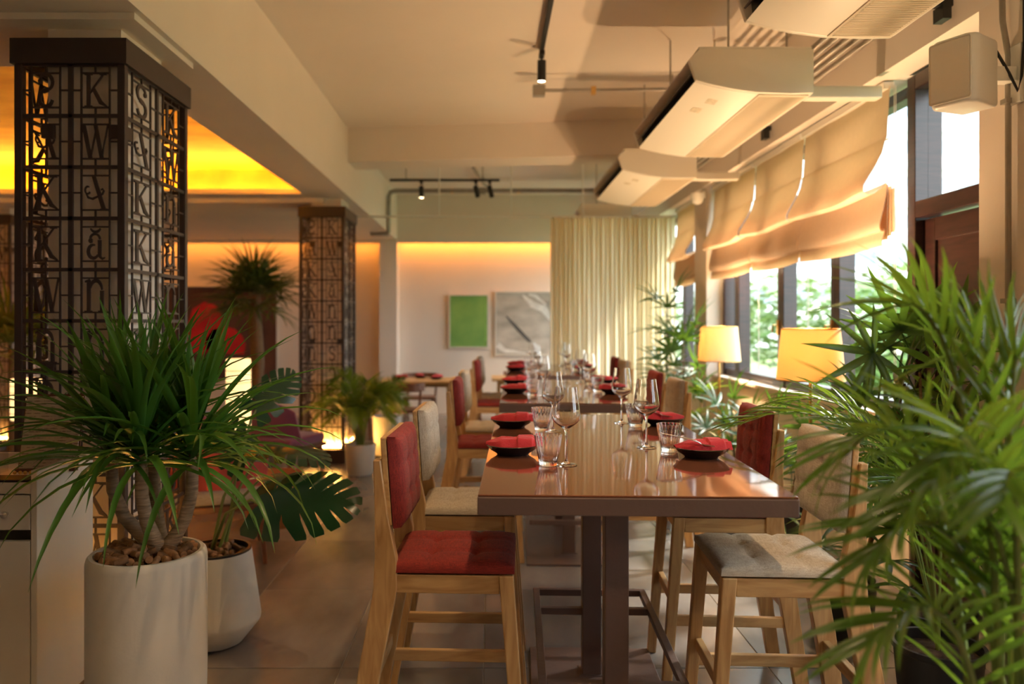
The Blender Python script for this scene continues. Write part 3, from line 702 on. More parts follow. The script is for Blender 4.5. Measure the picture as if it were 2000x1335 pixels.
painting(xx(879), xx(952), zz(677), zz(577), green, 'green abstract canvas in a pale frame on the rear wall', [(mat('light_green_paint', (.28,.56,.13), .7, var=.2, scale=4), [(.965,.12),(.97,.5),(.965,.93)], [.03,.045,.02])])
painting(xx(969), xx(1084), zz(692), zz(571), greyc, 'grey abstract canvas with a dark diagonal stroke beside the curtain',
         [(strk, [(.17,.62),(.38,.40),(.56,.22),(.60,.20)], [.02,.06,.05,.01]), (palep, [(.45,.96),(.62,.80),(.8,.74),(.97,.52)], [.03,.10,.12,.05]), (palep, [(.02,.16),(.15,.06),(.3,.05),(.5,.02)], [.1,.07,.05,.02]), (palep, [(.55,.97),(.66,.95),(.85,.80)], [.02,.06,.02])])
brown = mat('dark_brown_canvas', (.11,.045,.03), .7, var=.25, scale=2); redp = mat('scarlet_paint', (.62,.012,.02), .6, var=.2, scale=3)
painting(xx(300), xx(540), zz(740), zz(560), brown, 'large dark brown canvas with scarlet shapes in the lounge', [(redp, [(.34,.28),(.40,.5),(.44,.72),(.46,.82)], [.25,.55,.50,.2]), (redp, [(.58,.28),(.585,.40),(.60,.50),(.61,.56)], [.62,.66,.5,.2])])

# floor lamps with open shades
def floor_lamp(x, y, z0, z1, rb, rt, label, power):
    t = thing('floor_lamp', label, 'lamp', (x, y, 0), 0, 'brass floor lamps by the windows')
    MB().lathe([(0,0),(.13,0),(.13,.012),(.02,.022),(0,.022)], 32).build('base', M['brass'], t, smooth=40)
    MB().tube([(0,0,.02), (0,0,z0 + .06)], .010, 10).build('pole', M['brass'], t, smooth=60)
    th = .0022
    MB().lathe([(rb, z0), (rt, z1), (rt - th, z1), (rb - th, z0)], 48, closed=True).build('lamp_shade', M['shade'], t, smooth=40)
    hp = MB()
    for zq, rq in ((z0, rb), (z1, rt)): hp.lathe([(rq+.0015, zq-.003), (rq+.0015, zq+.003), (rq-.0035, zq+.003), (rq-.0035, zq-.003)], 48, closed=True)
    for k in range(3): a = 2*PI*k/3; hp.tube([(0,0,z0+.03), ((rb-.01)*math.cos(a), (rb-.01)*math.sin(a), z0+.004)], .002, 5)
    hp.build('shade_ring', M['brass'], t)
    zb = (z0 + z1)/2
    MB().lathe([(0,-.035),(.012,-.032),(.014,-.01),(.026,.015),(.024,.035),(.012,.048),(0,.05)], 16, c=(0,0,zb)).build('bulb', M['bulb'], t, smooth=60)
    l = bpy.data.lights.new('lamp_light', 'POINT'); l.energy = power; l.color = (1, .63, .32); l.shadow_soft_size = .035
    o = bpy.data.objects.new('lamp_light', l); COL.objects.link(o); o.parent = t; o.location = (0, 0, zb + .07)
LP = 55
floor_lamp(1.80, 4.32, 1.18, 1.465, .182, .155, 'brass floor lamp with cream shade standing nearer, in front of the middle casement', LP)
floor_lamp(2.01, 6.75, 1.165, 1.465, .182, .155, 'brass floor lamp with cream shade farther back beside the tall palm', LP)
floor_lamp(1.75, .6, 1.18, 1.465, .182, .155, 'brass floor lamp beside the viewer, outside the picture', LP)
# ================================================================== LETTERED COLUMN SCREENS
def arc(cx, cz, rx, rz, a0, a1, n=10): return [(cx + rx*math.cos(R(a0 + (a1-a0)*i/n)), cz + rz*math.sin(R(a0 + (a1-a0)*i/n))) for i in range(n + 1)]
def taper(n, lo, hi): return [lo + (hi-lo)*math.sin(PI*i/(n-1)) for i in range(n)]
def glyph(ch):
    m = MB(); t = .06; r_ = lambda p, w_: m.ribbon(p, w_, t)
    if ch == 'K':
        r_([(-.27,-.5),(-.27,.5)], .14); r_([(-.42,-.48),(-.12,-.48)], .05); r_([(-.42,.48),(-.12,.48)], .05)
        r_([(-.22,-.08),(.30,.48)], .05); r_([(.16,.48),(.42,.48)], .05); r_([(-.09,.06),(.20,-.36),(.44,-.48)], [.12,.15,.04])
    elif ch == 'W':
        r_([(-.46,.5),(-.2,-.5)], .14); r_([(-.2,-.5),(.05,.46)], .05); r_([(0,.5),(.24,-.5)], .14); r_([(.24,-.5),(.47,.5)], .05); r_([(-.08,.5),(.08,.5)], .06)
    elif ch == 'A':
        r_([(-.08,.52),(.32,-.5)], [.13,.15]); p = arc(-.30,.08,.10,.11,60,330,10) ; r_(p, .05)
        q = [(-.36,-.02),(-.28,-.14),(-.12,-.18),(.06,-.12),(.26,-.04),(.32,.06),(.27,.12),(.21,.08)]; r_(q, [.04,.07,.07,.05,.05,.06,.05,.03])
        r_([(.18,-.49),(.46,-.49)], .04)
    elif ch == 'a':
        r_([(.16,-.38),(.16,.12)], .13); r_(arc(-.02,.14,.19,.16,0,170,8), taper(9,.07,.07)); r_(arc(-.19,.10,.05,.05,0,360,8), .06)
        r_(arc(-.08,-.22,.20,.20,75,330,12), taper(13,.05,.12)); r_([(.16,-.36),(.26,-.44),(.36,-.40)], [.1,.07,.03]); r_(arc(.0,.52,.20,.16,200,340,8), taper(9,.04,.08))
    elif ch == 'n':
        r_([(-.26,-.48),(-.26,.46)], .14); r_([(-.42,-.48),(-.12,-.48)], .05); r_([(-.40,.40),(-.22,.46)], .06)
        r_(arc(.02,.10,.24,.34,160,10,10), taper(11,.06,.12)); r_([(.25,-.48),(.25,.14)], .14); r_([(.11,-.48),(.41,-.48)], .05)
    elif ch in 'Ss':
        up = arc(.0,.24,.25,.24,10,255,12); lo = arc(0,-.24,.25,.24,75,-170,12)
        sg = 1 if ch == 'S' else -1
        r_([(sg*x, z) for x, z in up], taper(13,.05,.12)); r_([(sg*x, z) for x, z in lo], taper(13,.09,.12)); r_([(sg*-.10,.03),(sg*.10,-.03)], .13)
        r_(arc(sg*.22,.27,.05,.05,0,360,8), .06)
    elif ch == 'C':
        r_(arc(-.05,0,.33,.46,130,-130,16), taper(17,.05,.15)); r_(arc(-.22,.30,.06,.06,0,360,8), .08)
    return m
GL = {}
def glyph_mesh(ch, sx, sz):
    k = (ch, round(sx, 3), round(sz, 3))
    if k not in GL:
        m = glyph(ch); m.v = [(x*sx, y*.12, z*sz) for x, y, z in m.v]; GL[k] = m.mesh('letter')
    return GL[k]
SETS = {'fa': 'sAKKWnnsCKW', 'fb': 'KWAannSCKWA', 'sa': 'SAKKWnaSKnA', 'sb': 'KWnanKWASKC', 'ba': 'WKASnaKCWnK', 'bb': 'nKaWSKACnWK'}
NROW = 11
def panel(parent, w_, za, zb, cols, name='screen_panel'):
    # panel in local x,z plane, centred on x; returns the object
    m = MB(); t = .006; p = (zb - za)/NROW; nc = len(cols); cw_ = w_/nc
    bx = lambda x0, x1, z0, z1, tt=t: m.box(x0, x1, -tt, tt, z0, z1)
    for c in range(nc + 1): x = -w_/2 + c*cw_; bx(x - .010, x + .010, za, zb)
    for r in range(NROW + 1): z = zb - r*p; bx(-w_/2, w_/2, z - .008, z + .008)
    bw, bh = cw_*.285, p*.335
    for c in range(nc):
        cx = -w_/2 + (c + .5)*cw_
        for s in (-1, 1): bx(cx + s*bw - .0035, cx + s*bw + .0035, za, zb, .004)
        for r in range(NROW):
            cz = zb - (r + .5)*p
            for s in (-1, 1):
                bx(cx - bw, cx + bw, cz + s*bh - .0035, cz + s*bh + .0035, .004)
                bx(cx - .0035, cx + .0035, *sorted((cz + s*bh, cz + s*p/2)), .004)
                bx(*sorted((cx + s*bw, cx + s*cw_/2)), cz - .0035, cz + .0035, .004)
    o = m.build(name, M['screen'], parent, weld=False, recalc=False)
    for c in range(nc):
        cx = -w_/2 + (c + .5)*cw_
        for r in range(NROW): put('letter', glyph_mesh(cols[c][r], bw*2*.92, bh*2*.98), M['screen'], o, (cx, 0, zb - (r + .5)*p))
    return o
CW, CDp = .485, .70
def column(x1, y0, label, core_lab, n, glow=6., full=True):
    # x1,y0 = near right corner
    t = thing('column_screen', label, 'column screen', (x1 - CW/2, y0 + CDp/2, 0), 0, 'letter screens around the pillars')
    za, zb = .16, 2.632; hw, hd = CW/2, CDp/2
    for sx in (-1, 1):
        for sy in (-1, 1): MB().box(*sorted((sx*hw, sx*(hw - .034))), *sorted((sy*hd, sy*(hd - .034))), .0, zb).build('corner_post', M['screen'], t, bevel=.003)
    cp = MB().box(-hw - .012, hw + .012, -hd - .012, -hd + .03, zb, zb + .11).box(-hw - .012, hw + .012, hd - .03, hd + .012, zb, zb + .11).box(-hw - .012, -hw + .03, -hd + .03, hd - .03, zb, zb + .11).box(hw - .03, hw + .012, -hd + .03, hd - .03, zb, zb + .11)
    cp.build('cap', M['screen'], t)
    MB().box(-hw - .012, hw + .012, -hd - .012, -hd + .03, .0, .15).box(-hw - .012, hw + .012, hd - .03, hd + .012, .0, .15).box(-hw - .012, -hw + .03, -hd + .03, hd - .03, .0, .15).box(hw - .03, hw + .012, -hd + .03, hd - .03, .0, .15).build('plinth', M['screen'], t)
    wf, ws_ = CW - .05, CDp - .05
    a = panel(t, wf, za, zb, (SETS['fa'], SETS['fb'])); a.location = (0, -hd + .012, 0)
    b = panel(t, ws_, za, zb, (SETS['sa'], SETS['sb'])); b.location = (hw - .012, 0, 0); b.rotation_euler = (0, 0, R(90))
    if full:
        c = panel(t, wf, za, zb, (SETS['ba'], SETS['bb'])); c.location = (0, hd - .012, 0); c.rotation_euler = (0, 0, R(180))
        d = panel(t, ws_, za, zb, (SETS['sb'], SETS['ba'])); d.location = (-hw + .012, 0, 0); d.rotation_euler = (0, 0, R(-90))
    for (sx, z) in ((1, 2.34), (1, 1.30)):
        for q, (px_, py_) in enumerate(((hw - .05, -hd + .02), (hw - .02, -hd + .06), (-hw + .14, -hd + .02))):
            MB().box(px_ - .028, px_ + .028, py_ - .01, py_ + .01, z - .03, z + .03).build('hinge', M['screen'], t, bevel=.003) if q != 1 else MB().box(px_ - .012, px_ + .012, py_ - .03, py_ + .03, z - .03, z + .03).build('hinge', M['screen'], t, bevel=.003)
    m = emis('amber_up_light', (1, .48, .10), glow)
    MB().box(-hw + .05, hw - .05, -hd + .022, -hd + .034, .155, .185).build('up_light', m, t)
    MB().box(hw - .034, hw - .022, -hd + .05, hd - .05, .155, .185).build('up_light', m, t)
    struct(MB().box(x1 - .37, x1 - .045, y0 + .06, y0 + .48, 0, Zs).build(f'trim_{n}', M['paint']), core_lab)
column(-1.6, 3.36, 'near dark steel column screen of cut out letters behind the dracaena', 'cream pillar inside the near letter screen', 20, 90.)
column(-1.56, 8.2, 'farther dark steel column screen of cut out letters beside the small potted palm', 'cream pillar inside the farther letter screen', 21, 130.)
column(-5.50, 8.8, 'dark steel column screen at the far left edge', 'cream pillar inside the letter screen at the far left edge', 22, 40., full=False)

# ================================================================== SERVICE CABINET
t = thing('service_cabinet', 'white wheeled service cabinet with drawer at the left edge', 'cabinet', (-1.63, 2.76, 0))
cabw, cdp, ch_ = .86, .39, .97
MB().box(-.022, 0, 0, cdp, .07, ch_).build('side_panel', M['laminate'], t, bevel=.002)
MB().box(-cabw, -cabw + .022, 0, cdp, .07, ch_).build('side_panel', M['laminate'], t, bevel=.002)
MB().box(-cabw + .022, -.022, cdp - .02, cdp, .07, ch_).build('rear_panel', M['laminate'], t)
MB().box(-cabw + .022, -.022, .01, cdp - .02, .905, .925).build('worktop', M['laminate'], t)
MB().box(-cabw + .022, -.022, .005, cdp - .02, .07, .09).build('bottom_panel', M['laminate'], t)
MB().box(-cabw + .022, -.022, .004, .02, .885, .925).build('front_rail', M['laminate'], t)
kn = MB().lathe([(0,0),(.006,0),(.006,.012),(.013,.018),(.013,.024),(.008,.028),(0,.029)], 20).mesh('knob', smooth=50)
for q in range(2):
    x1_ = -.026 - q*.408; x0_ = x1_ - .402
    dw = MB().box(x0_, x1_, 0, .02, .755, .88).build('drawer', M['laminate'], t, bevel=.002)
    o = put('knob', kn, M['steel'], dw, ((x0_ + x1_)/2 + .12, 0, .815)); o.rotation_euler = (R(90), 0, 0)
    MB().box(x0_, x1_, 0, .02, .10, .715).build('cabinet_door', M['laminate'], t, bevel=.002)
cs = MB().tube([(-.012,0,.03),(.012,0,.03)], .028, 20).box(-.016, .016, -.012, .012, .055, .069).mesh('castor', smooth=40)
for x in (-.06, -.80):
    for y in (.06, .33): put('castor', cs, M['dark'], t, (x, y, 0))
# things on it
def paper_mat(name, c):
    m, tt, b = nt(name); N = tt.nodes; L = tt.links
    tc = N.new('ShaderNodeTexCoord'); wv = N.new('ShaderNodeTexWave'); wv.bands_direction = 'Z'; wv.inputs['Scale'].default_value = 26; wv.inputs['Distortion'].default_value = 0
    nz = N.new('ShaderNodeTexNoise'); nz.inputs['Scale'].default_value = 55
    L.new(tc.outputs['Object'], wv.inputs[0]); L.new(tc.outputs['Object'], nz.inputs[0])
    mu = N.new('ShaderNodeMath'); mu.operation = 'MULTIPLY'; L.new(wv.outputs[1], mu.inputs[0]); L.new(nz.outputs[0], mu.inputs[1])
    cr = N.new('ShaderNodeValToRGB'); e = cr.color_ramp.elements; e[0].color = (*c, 1); e[0].position = .42; e[1].color = (c[0]*.45, c[1]*.42, c[2]*.4, 1); e[1].position = .52
    L.new(mu.outputs[0], cr.inputs[0]); L.new(cr.outputs[0], b.inputs['Base Color']); b.inputs['Roughness'].default_value = .7; return m
pm = paper_mat('printed_menu_paper', (.62,.52,.42))
t = thing('menu_stand', 'printed menu card leaning on an easel on the service cabinet', 'menu', (-1.72, 2.98, .926))
o = MB().box(-.105, .105, -.003, .003, 0, .29).build('menu_sheet', pm, t); o.rotation_euler = (R(-14), 0, R(6))
o = MB().box(-.11, .11, .003, .010, 0, .30).build('backing_board', M['walnut'], t); o.rotation_euler = (R(-14), 0, R(6))
o = MB().box(-.11, .11, -.02, .01, .0, .012).build('ledge', M['walnut'], t); o.rotation_euler = (0, 0, R(6))
for k in range(7):
    tag(MB().lathe([(0,-.007),(.005,-.005),(.007,0),(.005,.005),(0,.007)], 12).build('bead', M['brass'], None, smooth=60, loc=(-1.80 + k*.02, 2.905 + .002*(k % 2), .9335)), 'small brass bead in the row before the menu card', 'bead', 'brass beads before the menu')
t = thing('leaflet_holder', 'clear acrylic holder with pale leaflets on the service cabinet', 'leaflet holder', (-1.98, 2.93, .926))
ac_m = pane_mat('clear_acrylic', (.93,.93,.92))
MB().box(-.11, .11, -.05, .05, 0, .006).build('base', ac_m, t); MB().box(-.11, .11, -.05, -.046, .006, .20).build('front_wall', ac_m, t); MB().box(-.11, .11, .046, .05, .006, .26).build('rear_wall', ac_m, t)
for k in range(4): o = MB().box(-.095, .095, 0, .003, .008, .225).build('leaflet', pm, t); o.location = (0, -.03 + k*.016, 0)
tag(MB().box(-2.2, -1.665, 2.765, 2.86, .9255, .934).build('desk_mat', M['dark'], None, bevel=.003), 'dark mat along the front of the service cabinet worktop', 'mat')

# ================================================================== LOUNGE
def lantern(x, y, z0, z1, r, label):
    t = thing('lantern_lamp', label, 'lamp', (x, y, 0), 0, 'glowing lantern lamps in the lounge')
    MB().lathe([(0,0),(r*1.1,0),(r*1.1,.02),(0,.03)], 24).build('base', M['walnut'], t)
    MB().tube([(0,0,.02),(0,0,z0)], .012, 8).build('pole', M['walnut'], t)
    MB().lathe([(0,z0),(r*.96,z0),(r,z0+.02),(r,z1-.02),(r*.96,z1),(0,z1)], 32).build('lantern_shade', M['lantern'], t, smooth=30)
    for k in range(1, 6): z = z0 + (z1-z0)*k/6; MB().lathe([(r+.001,z-.003),(r+.004,z),(r+.001,z+.003),(r-.002,z)], 32, closed=True).build('rib_ring', M['walnut'], t)
lantern(-2.1, 6.4, .62, 1.20, .10, 'glowing cylindrical lantern lamp seen behind the dracaena')
lantern(-3.75, 6.2, .72, 1.05, .11, 'glowing cylindrical lantern lamp behind the near column')
def lounge_chair(x, y, rz, cm, sm_, label, grp=None):
    t = thing('lounge_chair', label, 'chair', (x, y, 0), rz, grp)
    for sx in (-1, 1):
        for sy in (-1, 1): MB().hexa([(sx*.27-.012,sy*.27-.012,0),(sx*.27+.012,sy*.27-.012,0),(sx*.27+.012,sy*.27+.012,0),(sx*.27-.012,sy*.27+.012,0)], [(sx*.24-.018,sy*.24-.018,.36),(sx*.24+.018,sy*.24-.018,.36),(sx*.24+.018,sy*.24+.018,.36),(sx*.24-.018,sy*.24+.018,.36)]).build('leg', M['walnut'], t, bevel=.003)
    MB().box(-.29, .29, -.29, .29, .34, .38).build('seat_frame', M['walnut'], t, bevel=.006)
    MB().box(-.28, .28, -.28, .28, .38, .47).build('seat_cushion', sm_, t, bevel=.03, seg=3, smooth=50)
    b = MB().grid(12, 8, lambda i, j: (-.29 + .58*i, .24 + .10*j - .10*abs(2*i-1)**2.5, .44 + .36*j*(1 - .25*abs(2*i-1)**3)))
    n1 = len(b.v); b.grid(12, 8, lambda i, j: (-.27 + .54*i, .17 + .10*j - .08*abs(2*i-1)**2.5, .44 + .35*j*(1 - .25*abs(2*i-1)**3)))
    loop = [i for i in range(13)] + [j*13 + 12 for j in range(1, 9)] + [8*13 + i for i in range(11, -1, -1)] + [j*13 for j in range(7, 0, -1)]
    for q in range(len(loop)): b.f.append((loop[q], loop[(q+1) % len(loop)], loop[(q+1) % len(loop)] + n1, loop[q] + n1))
    b.build('backrest', cm, t, smooth=50)
pur = mat('purple_velvet', (.16,.03,.09), .8, sheen=.4); redv = mat('coral_red_velvet', (.42,.06,.05), .8, sheen=.3)
lounge_chair(-1.75, 4.95, R(200), redv, M['beige'], 'coral backed lounge chair with pale seat behind the monstera')
lounge_chair(-1.92, 7.1, R(160), pur, pur, 'purple lounge chair beside the farther column')
lounge_chair(-3.4, 8.75, R(150), pur, pur, 'purple lounge chair below the fan palm')
cop = mat('hammered_copper', (.62,.28,.10), .28, metal=1, bump=.8, bscale=60)
t = thing('copper_side_table', 'low hammered copper drum table beside the lounge chair', 'side table', (-1.62, 5.75, 0))
MB().lathe([(0,0),(.19,0),(.205,.06),(.21,.17),(.205,.28),(.19,.36),(.0,.36)], 40).build('drum', cop, t, smooth=40)
MB().lathe([(0,.361),(.205,.361),(.207,.375),(0,.378)], 40).build('top_disc', cop, t, smooth=40)

# rear dining group
def dtable(x, y, w_, d, label):
    t = thing('dining_table', label, 'table', (x, y, 0), 0, 'oak dining tables near the rear wall')
    MB().box(-w_/2, w_/2, -d/2, d/2, .72, .75).build('table_top', M['oak_x'], t, bevel=.006)
    for sx in (-1, 1):
        for sy in (-1, 1): MB().hexa([(sx*(w_/2-.06)-.014,sy*(d/2-.06)-.014,0),(sx*(w_/2-.06)+.014,sy*(d/2-.06)-.014,0),(sx*(w_/2-.06)+.014,sy*(d/2-.06)+.014,0),(sx*(w_/2-.06)-.014,sy*(d/2-.06)+.014,0)],
                                          [(sx*(w_/2-.1)-.022,sy*(d/2-.1)-.022,.72),(sx*(w_/2-.1)+.022,sy*(d/2-.1)-.022,.72),(sx*(w_/2-.1)+.022,sy*(d/2-.1)+.022,.72),(sx*(w_/2-.1)-.022,sy*(d/2-.1)+.022,.72)]).build('leg', M['oak'], t)
    MB().box(-w_/2+.09, w_/2-.09, -d/2+.09, d/2-.09, .67, .72).build('apron', M['oak_x'], t)
dtable(-.95, 10.2, 1.0, .8, 'oak dining table near the rear wall, left of the high tables')
dtable(.42, 10.6, .8, .8, 'oak dining table near the rear wall, behind the high tables')
def dchair(x, y, rz, label):
    t = thing('dining_chair', label, 'chair', (x, y, 0), rz, 'walnut dining chairs near the rear wall')
    for sx in (-1, 1):
        MB().hexa([(sx*.21-.012,-.2-.012,0),(sx*.21+.012,-.2-.012,0),(sx*.21+.012,-.2+.012,0),(sx*.21-.012,-.2+.012,0)], [(sx*.19-.016,-.18-.016,.43),(sx*.19+.016,-.18-.016,.43),(sx*.19+.016,-.18+.016,.43),(sx*.19-.016,-.18+.016,.43)]).build('leg', M['walnut'], t)
        MB().tube([(sx*.21,.24,0),(sx*.2,.19,.44),(sx*.22,.22,.70)], [.012,.017,.014], 8).build('leg', M['walnut'], t, smooth=50)
    MB().box(-.22, .22, -.21, .21, .42, .455).build('seat', M['walnut'], t, bevel=.012)
    pts = [(.25*math.sin(R(a)), .02 + .22*math.cos(R(a)), 0) for a in range(-80, 81, 16)]
    m = MB()
    for a, b in zip(pts, pts[1:]): m.bar((a[0],a[1],.725), (b[0],b[1],.725), .022, .10)
    m.build('back_rail', M['walnut'], t)
for a in ((-1.0, 10.95, 0, 'walnut dining chair behind the left oak table'), (-1.05, 9.35, PI, 'walnut dining chair in front of the left oak table'), (-.35, 10.25, R(-90), 'walnut dining chair at the end of the left oak table'), (.45, 11.4, 0, 'walnut dining chair behind the oak table at the rear'), (-1.75, 10.1, R(90), 'walnut dining chair on the pillar side of the left oak table')): dchair(*a)
for k, (x, y) in enumerate(((-1.2, 10.2), (-.72, 10.2), (-.95, 10.42))):
    tag(put('plate', plate_m, M['black'], None, (x, y, .7504)), f"black plate on the left oak table near the rear wall, {('leftmost','rightmost','rear')[k]}", 'plate', 'plates on the oak table')
    tag(put('napkin', nap_m[k], M['napkin'], None, (x, y, .7744), k), f"crimson napkin on the left oak table near the rear wall, {('leftmost','rightmost','rear')[k]}", 'napkin', 'napkins on the oak table')
# ================================================================== PLANTS
def strap_mesh(L, w_, elev, droop, n=8, fold=.25, tipdroop=0., name='leaf'):
    # strap leaf from the origin along +x; elevation falls along the length
    m = MB(); p = Vector((0,0,0)); a = elev; ds = L/n; rows = []
    for i in range(n + 1):
        s = i/n
        wd = w_*(.55 + .45*min(1, s*4))*max(0.0, 1 - max(0, (s - .35)/.65)**1.8) + .0006
        nrm = Vector((-math.sin(a), 0, math.cos(a)))
        rows += [p + Vector((0, wd/2, 0)) + nrm*wd*fold, p.copy(), p + Vector((0, -wd/2, 0)) + nrm*wd*fold]
        p = p + Vector((math.cos(a), 0, math.sin(a)))*ds
        a -= droop*(.4 + 1.2*s)/n
    fs = []
    for i in range(n):
        for k in range(2): fs.append((3*i+k, 3*i+3+k, 3*i+4+k, 3*i+1+k))
    m.add(rows, fs)
    return m
def pot(name, label, loc, prof, m, soil_z, soil_r, cat='planter', rim=None, grp=None):
    t = thing(name, label, cat, loc, 0, grp)
    MB().lathe(prof, 48).build('pot_body', m, t, smooth=40)
    MB().lathe([(0,soil_z+.015),(soil_r*.6,soil_z+.01),(soil_r,soil_z)], 32).build('soil', M['soil'], t, smooth=60)
    if rim: MB().lathe(rim, 48, closed=True).build('inner_rim', M['potdark'], t, smooth=40)
    return t
cork_m = MB().lathe([(0,-.02),(.0095,-.02),(.0105,-.0185),(.0105,.0185),(.0095,.02),(0,.02)], 10).mesh('cork', smooth=50)
def corks(cx, cy, z, rad, n, label, grp, seed, hole=.03):
    rr = random.Random(seed)
    for k in range(n):
        a = rr.random()*2*PI; q = math.sqrt(rr.uniform((hole/rad)**2, .94))*rad
        o = put('cork', cork_m, M['cork'], None); o.location = (cx + q*math.cos(a), cy + q*math.sin(a), z + rr.uniform(.012, .052)*(1.35 - .6*q/rad))
        o.rotation_euler = (rr.uniform(1.1, 2.0), rr.uniform(-.3,.3), rr.random()*6.3); sc = rr.uniform(1.05,1.4); o.scale = (sc, sc, sc)
        tag(o, label, 'cork', grp)
# --- dracaena in the tall white planter
PX, PY = -1.205, 2.70; RZ = .70; PR = .198
pot('planter', 'tall white cylindrical planter holding the dracaena', (PX, PY, 0), [(0,.0),(PR-.025,.0),(PR-.012,.008),(PR-.004,.05),(PR,.30),(PR,RZ-.025),(PR-.004,RZ-.008),(PR-.012,RZ),(PR-.024,RZ),(PR-.03,RZ-.01),(PR-.032,RZ-.10)], M['pot'], RZ - .035, PR - .03)
corks(PX, PY, RZ - .035, PR - .045, 150, 'brown wine cork heaped on the soil of the tall white planter', 'corks in the tall white planter', 5, .035)
dp = thing('dracaena', 'branched dracaena with long strap leaves in the tall white planter', 'plant', (PX, PY, RZ - .06))
def rel(px, py, d): v = at(px, py, d); return v - Vector((PX, PY, RZ - .06))
base = Vector((.052, 0, .0))
crowns = [(rel(218, 905, 2.76), .19), (rel(276, 912, 2.64), .21), (rel(376, 912, 2.72), .2), (rel(300, 870, 2.86), .1)]
fork = Vector((.052, 0, .055))
MB().tube([base, fork], [.045,.036], 12).build('stem', M['trunk'], dp, smooth=60)
for c, q in crowns:
    d = c - fork; mid = fork + Vector((d.x*.75, d.y*.75, d.z*.38))
    pts = [fork, fork*.5 + mid*.5 + Vector((0,0,-.01)), mid, mid*.5 + c*.5 + Vector((d.x*.10, d.y*.1, 0)), c, c + Vector((0,0,.05))]
    MB().tube(pts, [.030,.026,.023,.022,.021,.012], 10).build('branch', M['trunk'], dp, smooth=60)
rr = random.Random(11)
vars_ = []
for k in range(14):
    el = R(4 + 84*(k/13)); vars_.append((el, strap_mesh(.66 - .16*(k/13), .027, el, R(25 + 75*(1 - k/13)), 8).mesh('leaf', smooth=80, recalc=False)))
nl = (64, 70, 74, 40)
for (c, q), n in zip(crowns, nl):
    for k in range(n):
        s = (k + .5)/n; j = min(13, int(14*(s**.9))); az = k*2.39996 + rr.uniform(-.3, .3)
        sc = rr.uniform(.72, 1.12)
        mw = Matrix.Translation(c + Vector((0, 0, .0 + .10*s))) @ Matrix.Rotation(az, 4, 'Z') @ Matrix.Rotation(rr.uniform(-.25,.25), 4, 'X') @ Matrix.Diagonal((sc, rr.uniform(.8,1.25), sc, 1))
        put('leaf', vars_[j][1], M['draco'], dp, mw=mw)
# --- monstera in the second white planter
MX, MY = -1.29, 3.60; MZ = .44
pot('planter', 'white tapered planter with black liner behind the tall planter', (MX, MY, 0), [(0,0),(.10,0),(.125,.012),(.205,.11),(.207,.13),(.200,.18),(.165,MZ-.01),(.162,MZ),(.155,MZ),(.150,MZ-.02),(.150,MZ-.09)], M['pot'], MZ - .04, .148, rim=[(.163,MZ-.004),(.163,MZ+.006),(.148,MZ+.006),(.148,MZ-.02)])
corks(MX, MY, MZ - .04, .135, 46, 'brown wine cork on the soil of the tapered planter', 'corks in the tapered planter', 9, .02)
def monstera_leaf(L=.36, seed=0):
    m = MB(); hw = L*.46; rr_ = random.Random(seed); nl_ = 7
    def surf(v, u, s):   # v along midrib 0..1, u 0..1 outward
        x = v*L; wv = hw*(math.sin(PI*min(1, .12 + .88*v))**.62)*(1 if v > .02 else .9)
        ang = R(68 - 50*v)
        px_ = x + math.cos(ang)*u*wv*.75 - (.10*L*u*(1-v)**3*3 if v < .3 else 0); py_ = s*math.sin(ang)*u*wv*1.05
        z = -.16*L*(v*v) - .22*hw*u*u + .05*hw*u
        return (px_, py_, z)
    for s in (-1, 1):
        for k in range(nl_):
            v0 = k/nl_; v1 = (k + 1)/nl_
            for a, b, g0, g1 in ((0,.34,0,0), (.34,.55,0,.16), (.55,.9,.16,.20), (.9,1.0,.20,.40)):
                f = lambda u, gp: (v0 + (v1-v0)*gp*.5, v1 - (v1-v0)*gp*.5)
                a0, a1 = f(a, g0); b0, b1 = f(b, g1)
                m.add([surf(a0,a,s), surf(a1,a,s), surf(b1,b,s), surf(b0,b,s)], [(0,1,2,3)])
    return m
def monstera_mb(): return monstera_leaf()
mo = thing('monstera', 'monstera with large split leaves leaning over the tapered planter', 'plant', (MX, MY, MZ - .04))
mlm = monstera_leaf().mesh('leaf', smooth=80, recalc=True)
def leaf_frame(tip_dir, normal):
    x = Vector(tip_dir).normalized(); z = Vector(normal); z = (z - x*z.dot(x)).normalized(); y = z.cross(x)
    return Matrix(((x.x,y.x,z.x,0),(x.y,y.y,z.y,0),(x.z,y.z,z.z,0),(0,0,0,1)))
O = Vector((MX, MY, MZ - .04))
for (bp, tip, nrm, sc) in ((at(505, 985, 3.45), at(690, 965, 3.25), (.15,-.75,.65), 1.30), (at(520, 870, 3.7), at(640, 880, 3.5), (.2,-.25,.9), 1.0), (at(480, 900, 3.8), at(400, 800, 3.9), (-.3,-.5,.8), .9), (at(520, 940, 3.75), at(640, 930, 3.9), (.1,-.3,.95), 1.0), (at(500, 800, 3.9), at(560, 740, 4.0), (.3,-.8,.4), .8)):
    b = bp - O; d = tip - bp
    put('leaf', mlm, M['monstera'], mo, mw=Matrix.Translation(b) @ leaf_frame(d, nrm) @ Matrix.Scale(sc, 4))
    st = Vector((random.uniform(-.04,.04), random.uniform(-.04,.04), 0))
    MB().tube([st, st*.6 + b*.35 + Vector((0,0,.12)), st*.1 + b*.85 + Vector((0,0,.06)), b], [.009,.007,.006,.004], 6).build('leaf_stalk', M['stem'], mo, smooth=60)

